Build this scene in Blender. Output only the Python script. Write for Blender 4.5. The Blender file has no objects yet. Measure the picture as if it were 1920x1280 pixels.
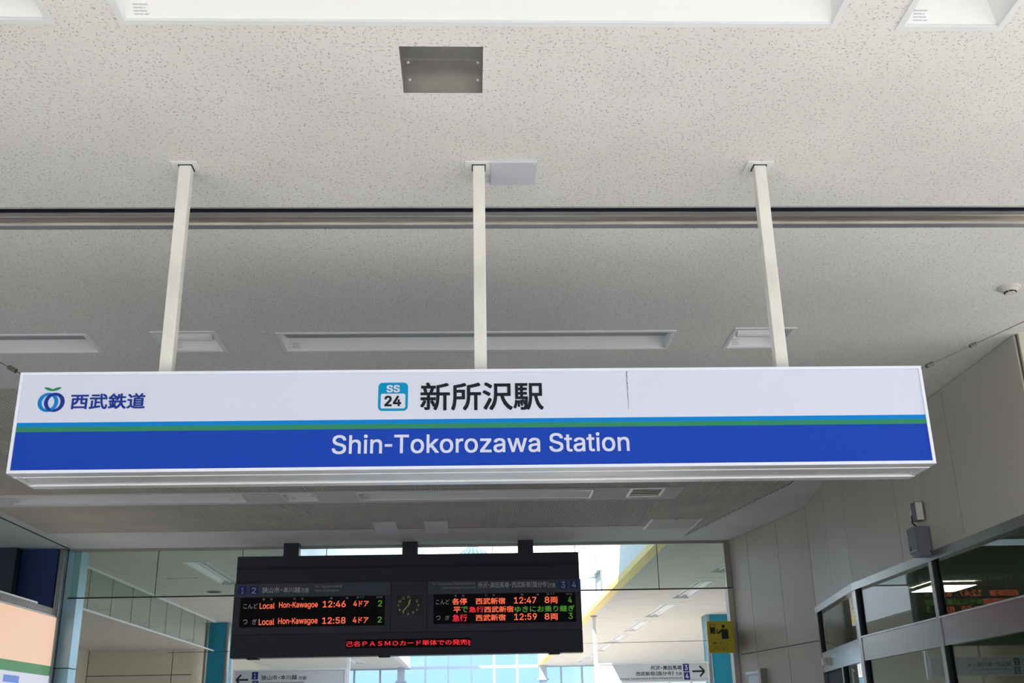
import bpy, math, random
from mathutils import Vector, Matrix

SC = bpy.context.scene
COL = SC.collection

# ------------------------------------------------------------------ camera
YAW, PITCH, ROLL, FPX = 0.04128572, 0.35191327, -0.02069551, 1996.354
cy_, sy_, cp_, sp_ = math.cos(YAW), math.sin(YAW), math.cos(PITCH), math.sin(PITCH)
fwd = Vector((sy_ * cp_, cy_ * cp_, sp_))
rgt = Vector((cy_, -sy_, 0))
upv = rgt.cross(fwd)
r2 = math.cos(ROLL) * rgt + math.sin(ROLL) * upv
u2 = -math.sin(ROLL) * rgt + math.cos(ROLL) * upv
cam_data = bpy.data.cameras.new('camera')
cam_data.sensor_width = 36.0
cam_data.lens = FPX * 36.0 / 1920.0
cam_data.clip_start = 0.05
cam_data.clip_end = 2000
cam = bpy.data.objects.new('camera', cam_data)
COL.objects.link(cam)
m4 = Matrix((r2, u2, -fwd)).transposed().to_4x4()
m4.translation = Vector((0, 0, 1.6))
cam.matrix_world = m4
SC.camera = cam

# ------------------------------------------------------------------ sky, sun, exposure
SC.view_settings.view_transform = 'Standard'
SC.view_settings.look = 'None'
SC.view_settings.gamma = 1.0
SC.view_settings.use_curve_mapping = False
SC.view_settings.exposure = 1.3

world = bpy.data.worlds.new('sky')
SC.world = world
world.use_nodes = True
wn, wl = world.node_tree.nodes, world.node_tree.links
wn.clear()
w_out = wn.new('ShaderNodeOutputWorld')
w_bg = wn.new('ShaderNodeBackground')
w_tc = wn.new('ShaderNodeTexCoord')
w_sep = wn.new('ShaderNodeSeparateXYZ')
w_rmp = wn.new('ShaderNodeValToRGB')
w_map = wn.new('ShaderNodeMapping')
w_noi = wn.new('ShaderNodeTexNoise')
w_cr = wn.new('ShaderNodeValToRGB')
w_mix = wn.new('ShaderNodeMixRGB')
w_rmp.color_ramp.elements[0].position = 0.0
w_rmp.color_ramp.elements[0].color = (0.20, 0.31, 0.37, 1)
w_rmp.color_ramp.elements[1].position = 0.75
w_rmp.color_ramp.elements[1].color = (0.26, 0.43, 0.78, 1)
w_map.inputs['Scale'].default_value = (1.0, 1.0, 2.6)
w_noi.inputs['Scale'].default_value = 5.5
w_noi.inputs['Detail'].default_value = 6
w_cr.color_ramp.elements[0].position = 0.46
w_cr.color_ramp.elements[0].color = (0, 0, 0, 1)
w_cr.color_ramp.elements[1].position = 0.66
w_cr.color_ramp.elements[1].color = (1, 1, 1, 1)
w_crmp = wn.new('ShaderNodeValToRGB')                # clouds: thin near the horizon, bright overhead
w_crmp.color_ramp.elements[0].color = (0.30, 0.37, 0.40, 1)
w_crmp.color_ramp.elements[1].position = 0.6
w_crmp.color_ramp.elements[1].color = (0.95, 0.98, 1.0, 1)
wl.new(w_sep.outputs['Z'], w_crmp.inputs['Fac'])
wl.new(w_crmp.outputs['Color'], w_mix.inputs['Color2'])
wl.new(w_tc.outputs['Generated'], w_sep.inputs[0])
wl.new(w_sep.outputs['Z'], w_rmp.inputs['Fac'])
wl.new(w_tc.outputs['Generated'], w_map.inputs['Vector'])
wl.new(w_map.outputs[0], w_noi.inputs['Vector'])
wl.new(w_noi.outputs['Fac'], w_cr.inputs['Fac'])
wl.new(w_cr.outputs['Color'], w_mix.inputs['Fac'])
wl.new(w_rmp.outputs['Color'], w_mix.inputs['Color1'])
wl.new(w_mix.outputs['Color'], w_bg.inputs['Color'])
w_bg.inputs['Strength'].default_value = 1.25
wl.new(w_bg.outputs[0], w_out.inputs[0])

sun_d = bpy.data.lights.new('sun', 'SUN')
sun_d.energy = 7.0
sun_d.angle = math.radians(0.53)
sun_d.color = (1.0, 0.965, 0.91)
sun = bpy.data.objects.new('sun', sun_d)
COL.objects.link(sun)
sun.rotation_euler = Vector((0.50, 0.75, -1.0)).to_track_quat('-Z', 'Y').to_euler()
sun.location = (-20, -30, 40)


# ------------------------------------------------------------------ materials
def s2l(c):
    return tuple(((v / 255.0) / 12.92 if v / 255.0 <= 0.04045 else ((v / 255.0 + 0.055) / 1.055) ** 2.4) for v in c)


def mat(name, rgb, rough=0.6, metal=0.0, noise=0.0, nscale=6.0, spec=0.5, stretch=(1, 1, 1), bump=0.0):
    m = bpy.data.materials.new(name)
    m.use_nodes = True
    nt = m.node_tree
    b = nt.nodes['Principled BSDF']
    c = tuple(rgb) + (1,)
    b.inputs['Base Color'].default_value = c
    b.inputs['Roughness'].default_value = rough
    b.inputs['Metallic'].default_value = metal
    b.inputs['Specular IOR Level'].default_value = spec
    if noise or bump:
        tc = nt.nodes.new('ShaderNodeTexCoord')
        mp = nt.nodes.new('ShaderNodeMapping')
        mp.inputs['Scale'].default_value = stretch
        n = nt.nodes.new('ShaderNodeTexNoise')
        n.inputs['Scale'].default_value = nscale
        n.inputs['Detail'].default_value = 5
        nt.links.new(tc.outputs['Object'], mp.inputs[0])
        nt.links.new(mp.outputs[0], n.inputs['Vector'])
        r = nt.nodes.new('ShaderNodeValToRGB')
        r.color_ramp.elements[0].position = 0.3
        r.color_ramp.elements[1].position = 0.7
        r.color_ramp.elements[0].color = tuple(v * (1 - noise) for v in rgb) + (1,)
        r.color_ramp.elements[1].color = tuple(min(1, v * (1 + noise * 0.6)) for v in rgb) + (1,)
        nt.links.new(n.outputs['Fac'], r.inputs['Fac'])
        nt.links.new(r.outputs['Color'], b.inputs['Base Color'])
        if bump:
            bp = nt.nodes.new('ShaderNodeBump')
            bp.inputs['Strength'].default_value = bump
            bp.inputs['Distance'].default_value = 0.002
            nt.links.new(n.outputs['Fac'], bp.inputs['Height'])
            nt.links.new(bp.outputs[0], b.inputs['Normal'])
    return m


def emit(name, rgb, strength, base=None):
    m = bpy.data.materials.new(name)
    m.use_nodes = True
    b = m.node_tree.nodes['Principled BSDF']
    b.inputs['Base Color'].default_value = tuple(base or rgb) + (1,)
    b.inputs['Roughness'].default_value = 0.5
    b.inputs['Emission Color'].default_value = tuple(rgb) + (1,)
    b.inputs['Emission Strength'].default_value = strength
    return m


def glass(name, tint, ior=1.5, boost=1.0):
    m = bpy.data.materials.new(name)
    m.use_nodes = True
    nt = m.node_tree
    nt.nodes.clear()
    out = nt.nodes.new('ShaderNodeOutputMaterial')
    t = nt.nodes.new('ShaderNodeBsdfTransparent')
    t.inputs['Color'].default_value = tuple(tint) + (1,)
    g = nt.nodes.new('ShaderNodeBsdfGlossy')
    g.inputs['Roughness'].default_value = 0.0
    g.inputs['Color'].default_value = (0.95, 0.97, 0.96, 1)
    f = nt.nodes.new('ShaderNodeFresnel')
    geo = nt.nodes.new('ShaderNodeNewGeometry')
    mi = nt.nodes.new('ShaderNodeMapRange')          # same reflectance from both faces of a thin pane
    mi.inputs['To Min'].default_value = ior
    mi.inputs['To Max'].default_value = 1.0 / ior
    nt.links.new(geo.outputs['Backfacing'], mi.inputs['Value'])
    nt.links.new(mi.outputs[0], f.inputs['IOR'])
    mm = nt.nodes.new('ShaderNodeMath')
    mm.operation = 'MULTIPLY'
    mm.use_clamp = True
    mm.inputs[1].default_value = boost
    mx = nt.nodes.new('ShaderNodeMixShader')
    nt.links.new(f.outputs[0], mm.inputs[0])
    nt.links.new(mm.outputs[0], mx.inputs[0])
    nt.links.new(t.outputs[0], mx.inputs[1])
    nt.links.new(g.outputs[0], mx.inputs[2])
    nt.links.new(mx.outputs[0], out.inputs[0])
    return m


def speckle(name, rgb, dark, cell=0.0195, presence=0.30):
    """mineral board with random short wormhole flecks, faint joints and stains"""
    m = bpy.data.materials.new(name)
    m.use_nodes = True
    nt = m.node_tree
    N, L = nt.nodes.new, nt.links.new
    b = nt.nodes['Principled BSDF']
    b.inputs['Roughness'].default_value = 0.9
    b.inputs['Specular IOR Level'].default_value = 0.15
    tc = N('ShaderNodeTexCoord')
    masks = []
    for k, (cs, off, hl, hw) in enumerate(((cell, 0.0, 0.36, 0.078), (cell * 1.35, 3.7, 0.24, 0.085))):
        mp = N('ShaderNodeMapping')
        mp.inputs['Scale'].default_value = (1 / cs,) * 3
        mp.inputs['Location'].default_value = (off, off * 1.7, 0)
        L(tc.outputs['Object'], mp.inputs[0])
        nz = N('ShaderNodeTexNoise')
        nz.noise_dimensions = '2D'
        nz.inputs['Scale'].default_value = 2.2
        L(mp.outputs[0], nz.inputs['Vector'])
        wob = N('ShaderNodeVectorMath')
        wob.operation = 'MULTIPLY_ADD'
        L(nz.outputs['Color'], wob.inputs[0])
        wob.inputs[1].default_value = (0.22, 0.22, 0)
        L(mp.outputs[0], wob.inputs[2])
        vo = N('ShaderNodeTexVoronoi')
        vo.voronoi_dimensions = '2D'
        vo.inputs['Scale'].default_value = 1.0
        L(wob.outputs[0], vo.inputs['Vector'])
        sub = N('ShaderNodeVectorMath')
        sub.operation = 'SUBTRACT'
        L(wob.outputs[0], sub.inputs[0])
        L(vo.outputs['Position'], sub.inputs[1])
        sc = N('ShaderNodeSeparateColor')
        L(vo.outputs['Color'], sc.inputs[0])
        ang = N('ShaderNodeMath')
        ang.operation = 'MULTIPLY'
        ang.inputs[1].default_value = 6.283
        L(sc.outputs[0], ang.inputs[0])
        rot = N('ShaderNodeVectorRotate')
        rot.rotation_type = 'Z_AXIS'
        L(sub.outputs[0], rot.inputs['Vector'])
        L(ang.outputs[0], rot.inputs['Angle'])
        dv = N('ShaderNodeVectorMath')
        dv.operation = 'MULTIPLY'
        dv.inputs[1].default_value = (1 / hl, 1 / hw, 0)
        L(rot.outputs[0], dv.inputs[0])
        ln = N('ShaderNodeVectorMath')
        ln.operation = 'LENGTH'
        L(dv.outputs[0], ln.inputs[0])
        mr = N('ShaderNodeMapRange')
        mr.inputs['From Min'].default_value = 1.15
        mr.inputs['From Max'].default_value = 0.75
        L(ln.outputs['Value'], mr.inputs['Value'])
        pr = N('ShaderNodeMath')
        pr.operation = 'GREATER_THAN'
        pr.inputs[1].default_value = presence
        L(sc.outputs[1], pr.inputs[0])
        dep = N('ShaderNodeMath')
        dep.operation = 'MULTIPLY'
        L(pr.outputs[0], dep.inputs[0])
        L(sc.outputs[2], dep.inputs[1])
        mu = N('ShaderNodeMath')
        mu.operation = 'MULTIPLY'
        L(mr.outputs[0], mu.inputs[0])
        L(dep.outputs[0], mu.inputs[1])
        masks.append(mu)
    mx = N('ShaderNodeMath')
    mx.operation = 'MAXIMUM'
    L(masks[0].outputs[0], mx.inputs[0])
    L(masks[1].outputs[0], mx.inputs[1])
    st = N('ShaderNodeTexNoise')
    st.inputs['Scale'].default_value = 1.3
    st.inputs['Detail'].default_value = 5
    L(tc.outputs['Object'], st.inputs['Vector'])
    rp = N('ShaderNodeValToRGB')
    rp.color_ramp.elements[0].position = 0.32
    rp.color_ramp.elements[0].color = tuple(v * 0.93 for v in rgb) + (1,)
    rp.color_ramp.elements[1].position = 0.6
    rp.color_ramp.elements[1].color = tuple(rgb) + (1,)
    L(st.outputs['Fac'], rp.inputs['Fac'])
    br = N('ShaderNodeTexBrick')
    br.offset = 0.5
    br.inputs['Color1'].default_value = (1, 1, 1, 1)
    br.inputs['Color2'].default_value = (1, 1, 1, 1)
    br.inputs['Mortar'].default_value = (0.80, 0.79, 0.77, 1)
    br.inputs['Scale'].default_value = 1.0
    br.inputs['Mortar Size'].default_value = 0.0011
    br.inputs['Brick Width'].default_value = 0.6
    br.inputs['Row Height'].default_value = 0.314
    bm_ = N('ShaderNodeMapping')
    bm_.inputs['Rotation'].default_value = (0, 0, math.radians(90))
    bm_.inputs['Location'].default_value = (0.05, -0.053, 0)
    L(tc.outputs['Object'], bm_.inputs[0])
    L(bm_.outputs[0], br.inputs['Vector'])
    ml = N('ShaderNodeMixRGB')
    ml.blend_type = 'MULTIPLY'
    ml.inputs['Fac'].default_value = 0.35
    L(rp.outputs[0], ml.inputs['Color1'])
    L(br.outputs['Color'], ml.inputs['Color2'])
    mc = N('ShaderNodeMixRGB')
    L(mx.outputs[0], mc.inputs['Fac'])
    L(ml.outputs[0], mc.inputs['Color1'])
    mc.inputs['Color2'].default_value = tuple(dark) + (1,)
    L(mc.outputs[0], b.inputs['Base Color'])
    bp = N('ShaderNodeBump')
    bp.invert = True
    bp.inputs['Strength'].default_value = 0.5
    bp.inputs['Distance'].default_value = 0.002
    L(mx.outputs[0], bp.inputs['Height'])
    L(bp.outputs[0], b.inputs['Normal'])
    return m


M = {}
M['ceil'] = speckle('speckled_board', (0.83, 0.825, 0.79), (0.38, 0.37, 0.335))
M['rib'] = mat('ribbed_board', (0.68, 0.645, 0.59), 0.85, noise=0.08, nscale=2)
M['plainceil'] = mat('hall_board', (0.74, 0.71, 0.66), 0.85, noise=0.06, nscale=2.5)
M['white'] = mat('white_enamel', (0.86, 0.87, 0.87), 0.35)
M['frame_white'] = mat('white_frame_paint', (0.85, 0.86, 0.87), 0.4)
M['cream'] = mat('cream_pole_paint', (0.82, 0.81, 0.75), 0.45, noise=0.16, nscale=9, stretch=(1, 1, 0.35))
M['dark'] = mat('dark_gap', (0.012, 0.013, 0.018), 0.7)
M['navygap'] = mat('navy_black_paint', (0.010, 0.013, 0.028), 0.5)
M['rail'] = mat('weathered_rail_metal', (0.50, 0.46, 0.41), 0.38, 0.75, noise=0.28, nscale=5, stretch=(0.5, 6, 6))
M['rail_light'] = mat('rail_lip_metal', (0.68, 0.66, 0.63), 0.32, 0.7, noise=0.15, nscale=4)
M['galv'] = mat('galvanised_sheet', (0.40, 0.385, 0.365), 0.45, 0.7, noise=0.16, nscale=8)
M['steel'] = mat('brushed_stainless', (0.40, 0.39, 0.38), 0.26, 1.0, noise=0.08, nscale=3, stretch=(1, 1, 30))
M['alu'] = mat('pale_aluminium', (0.80, 0.81, 0.83), 0.28, 0.45, noise=0.06, nscale=4)
M['sign_rim'] = mat('sign_rim_paint', (0.82, 0.86, 0.96), 0.35)
M['blank'] = mat('pale_blank_board', (0.86, 0.85, 0.87), 0.6)
M['signwhite'] = mat('sign_white_film', (0.68, 0.72, 0.86), 0.30, spec=0.3)
M['cyan'] = mat('sign_cyan_film', (0.0, 0.225, 0.66), 0.3, spec=0.15)
M['green'] = mat('sign_green_film', (0.030, 0.25, 0.115), 0.3, spec=0.2)
M['navy'] = mat('sign_blue_film', (0.008, 0.058, 0.46), 0.3, spec=0.15)
M['ink'] = mat('dark_letter_film', (0.012, 0.014, 0.022), 0.45, spec=0.15)
M['logo_navy'] = mat('navy_letter_film', (0.010, 0.040, 0.30), 0.4, spec=0.15)
M['logo_cyan'] = mat('cyan_ring_film', (0.0, 0.22, 0.62), 0.35, spec=0.2)
M['badge'] = mat('badge_cyan_film', (0.0, 0.29, 0.56), 0.4, spec=0.12)
M['stain'] = mat('dirt_drip', (0.30, 0.27, 0.25), 0.8, noise=0.5, nscale=30)
M['wall'] = mat('beige_wall_panel', (0.52, 0.475, 0.415), 0.42, noise=0.06, nscale=1.6)
M['wallgap'] = mat('panel_joint', (0.09, 0.085, 0.08), 0.8)
M['warmwall'] = mat('cream_wall_panel', (0.66, 0.60, 0.49), 0.45, noise=0.05, nscale=1.5)
M['hallwall'] = mat('hall_wall_panel', (0.80, 0.74, 0.62), 0.5, noise=0.05, nscale=1.5)
M['voidwall'] = mat('white_atrium_wall', (0.84, 0.87, 0.90), 0.6)
M['yellow'] = mat('yellow_edge_paint', (0.92, 0.70, 0.17), 0.5)
M['teal'] = mat('teal_blue_panel', (0.02, 0.30, 0.47), 0.32, 0.2)
M['blueskin'] = mat('pale_blue_metal', (0.46, 0.72, 0.86), 0.40, 0.35, noise=0.10, nscale=1.2)
M['board'] = mat('charcoal_board_paint', (0.017, 0.019, 0.031), 0.5)
M['board2'] = mat('slate_panel_paint', (0.030, 0.034, 0.053), 0.45)
M['board3'] = mat('grey_title_strip', (0.066, 0.075, 0.108), 0.45)
M['led_bg'] = mat('black_display', (0.002, 0.002, 0.003), 0.5, spec=0.15)
M['tagblue'] = mat('platform_blue', (0.012, 0.022, 0.20), 0.4)
M['t_w'] = mat('pale_lettering', (0.62, 0.64, 0.66), 0.5)
M['t_g'] = mat('grey_lettering', (0.34, 0.36, 0.40), 0.5)
M['t_o'] = emit('orange_led', (1.0, 0.15, 0.06), 0.46, (0.1, 0.02, 0.01))
M['t_r'] = emit('red_led', (1.0, 0.020, 0.040), 0.40, (0.1, 0.01, 0.01))
M['t_gr'] = emit('green_led', (0.12, 0.40, 0.035), 0.24, (0.02, 0.08, 0.01))
M['clockface'] = mat('dark_clock_glass', (0.012, 0.022, 0.014), 0.22)
M['clockmark'] = mat('yellow_green_clock_paint', (0.60, 0.70, 0.22), 0.5)
M['hangsign'] = mat('hanging_sign_white', (0.66, 0.68, 0.72), 0.4)
M['ysign'] = mat('yellow_sign_film', (0.60, 0.48, 0.02), 0.4)
M['k'] = mat('black_sign_film', (0.014, 0.015, 0.022), 0.4)
M['boxgrey'] = mat('slate_grey_casing', (0.145, 0.155, 0.19), 0.4)
M['offwhite'] = mat('off_white_plastic', (0.70, 0.68, 0.60), 0.45)
M['plate'] = mat('blank_plate_paint', (0.62, 0.65, 0.70), 0.45)
M['wire'] = mat('dull_wire', (0.12, 0.11, 0.10), 0.5, 0.6)
M['floor_dark'] = mat('dark_floor_tile', (0.17, 0.165, 0.155), 0.4, noise=0.1, nscale=1)
M['shadebar'] = mat('shade_bar_grey', (0.30, 0.31, 0.33), 0.4)
M['sticker'] = mat('faded_sticker_print', (0.50, 0.52, 0.58), 0.6)
M['flange'] = mat('blue_grey_flange', (0.36, 0.36, 0.40), 0.4, 0.5)
M['room_bounce'] = mat('pale_bounce_floor', (0.62, 0.63, 0.60), 0.6)
M['floor'] = mat('floor_tile', (0.70, 0.64, 0.555), 0.45, noise=0.1, nscale=1)
M['ground'] = mat('light_paving', (0.52, 0.49, 0.45), 0.8, noise=0.15, nscale=0.6)
M['asphalt'] = mat('dark_asphalt', (0.10, 0.10, 0.10), 0.85, noise=0.2, nscale=0.8)
M['lightblock'] = mat('light_block_grey', (0.35, 0.34, 0.33), 0.8)
M['roof'] = mat('roof_slab', (0.35, 0.35, 0.34), 0.9)
M['room'] = mat('dim_room_paint', (0.55, 0.58, 0.54), 0.7)
M['roomlight'] = emit('warm_room_lamp', (1.0, 0.90, 0.72), 14.0)
M['smoke_glass'] = glass('greenish_screen_glass', (0.87, 0.92, 0.885), 1.45, 0.8)
M['door_glass'] = glass('dark_door_glass', (0.55, 0.60, 0.565), 1.52, 1.0)
M['sky_glass'] = glass('clear_curtain_glass', (0.90, 0.96, 0.98), 1.3, 0.5)
M['cyan_glass'] = glass('cyan_gable_glass', (0.55, 0.85, 0.98), 1.3, 0.5)
M['mullion'] = mat('blue_grey_mullion', (0.42, 0.50, 0.62), 0.4)
M['peach'] = emit('peach_poster_light', (0.93, 0.62, 0.40), 0.33, (0.3, 0.2, 0.25))
M['postgreen'] = emit('green_poster_light', (0.07, 0.24, 0.10), 0.32, (0.05, 0.15, 0.06))
M['postwhite'] = emit('pale_poster_light', (0.52, 0.52, 0.60), 0.4, (0.4, 0.4, 0.45))
M['postblue'] = emit('blue_poster_light', (0.10, 0.20, 0.55), 0.35, (0.1, 0.2, 0.4))
M['deepblue'] = mat('deep_blue_fascia', (0.008, 0.034, 0.14), 0.5)
M['grille'] = mat('grille_metal', (0.40, 0.38, 0.36), 0.35, 0.8)


# ------------------------------------------------------------------ geometry helpers
class MB:
    """collects boxes, bars and tubes in world coordinates; build() links ONE mesh object"""

    def __init__(self):
        self.v, self.f, self.mi, self.cur = [], [], [], 0

    def poly(self, pts):
        n = len(self.v)
        self.v += [tuple(p) for p in pts]
        self.f.append(tuple(range(n, n + len(pts))))
        self.mi.append(self.cur)
        return self

    def hexa(self, p):
        n = len(self.v)
        self.v += [tuple(q) for q in p]
        for q in ((0, 3, 2, 1), (4, 5, 6, 7), (0, 1, 5, 4), (1, 2, 6, 5), (2, 3, 7, 6), (3, 0, 4, 7)):
            self.f.append(tuple(n + i for i in q))
            self.mi.append(self.cur)
        return self

    def box(self, x0, x1, y0, y1, z0, z1):
        return self.hexa([(x0, y0, z0), (x1, y0, z0), (x1, y1, z0), (x0, y1, z0),
                          (x0, y0, z1), (x1, y0, z1), (x1, y1, z1), (x0, y1, z1)])

    def seg(self, P, Q, s0, s1, z0, z1, t0, t1):
        """box along the plan segment P->Q: s metres along it, t metres to its left-hand side"""
        d = (Vector(Q) - Vector(P)).normalized()
        n = Vector((-d.y, d.x))
        P = Vector(P)
        a, b, c, e = P + d * s0 + n * t1, P + d * s1 + n * t1, P + d * s1 + n * t0, P + d * s0 + n * t0
        pts = [(e.x, e.y), (c.x, c.y), (b.x, b.y), (a.x, a.y)]
        return self.hexa([(x, y, z0) for x, y in pts] + [(x, y, z1) for x, y in pts])

    def tube(self, a, b, r, n=12, r2=None):
        a, b = Vector(a), Vector(b)
        r2 = r if r2 is None else r2
        d = (b - a).normalized()
        h = Vector((0, 0, 1)) if abs(d.z) < 0.9 else Vector((1, 0, 0))
        u = d.cross(h).normalized()
        w = d.cross(u)
        k = len(self.v)
        for c, rr in ((a, r), (b, r2)):
            for i in range(n):
                t = 2 * math.pi * i / n
                self.v.append(tuple(c + rr * (math.cos(t) * u + math.sin(t) * w)))
        for i in range(n):
            j = (i + 1) % n
            self.f.append((k + i, k + j, k + n + j, k + n + i))
            self.mi.append(self.cur)
        self.f.append(tuple(k + n - 1 - i for i in range(n)))
        self.f.append(tuple(k + n + i for i in range(n)))
        self.mi += [self.cur] * 2
        return self

    def lathe(self, c, prof, n=32, axis='z'):
        k = len(self.v)
        for r, h in prof:
            for i in range(n):
                t = 2 * math.pi * i / n
                if axis == 'z':
                    self.v.append((c[0] + r * math.cos(t), c[1] + r * math.sin(t), c[2] + h))
                else:
                    self.v.append((c[0] + r * math.cos(t), c[1] + h, c[2] + r * math.sin(t)))
        for a in range(len(prof) - 1):
            for i in range(n):
                j = (i + 1) % n
                self.f.append((k + a * n + i, k + a * n + j, k + (a + 1) * n + j, k + (a + 1) * n + i))
                self.mi.append(self.cur)
        return self

    def build(self, name, material, parent=None, bevel=0.0):
        off = Vector((0, 0, 0))
        p = parent
        while p is not None:
            off += p.location
            p = p.parent
        me = bpy.data.meshes.new(name)
        me.from_pydata([tuple(Vector(q) - off) for q in self.v], [], self.f)
        ms = material if isinstance(material, (list, tuple)) else [material]
        for q in ms:
            me.materials.append(q)
        if len(ms) > 1:
            me.polygons.foreach_set('material_index', self.mi)
        me.update()
        o = bpy.data.objects.new(name, me)
        COL.objects.link(o)
        o.parent = parent
        if bevel:
            bv = o.modifiers.new('bevel', 'BEVEL')
            bv.width = bevel
            bv.segments = 2
            bv.limit_method = 'ANGLE'
        return o


def tag(o, label, cat, group=None):
    o['label'] = label
    o['category'] = cat
    if group:
        o['group'] = group
    return o


def thing(name, label, cat, loc=(0, 0, 0), group=None):
    o = bpy.data.objects.new(name, None)
    o.empty_display_size = 0.1
    COL.objects.link(o)
    o.location = loc
    return tag(o, label, cat, group)


def struct(o):
    o['kind'] = 'structure'
    return o


def kids(o):
    return [c for c in bpy.data.objects if c.parent == o]


def copy_tree(o, parent=None):
    c = o.copy()
    COL.objects.link(c)
    c.parent = parent
    for ch in kids(o):
        copy_tree(ch, c)
    return c


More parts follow.
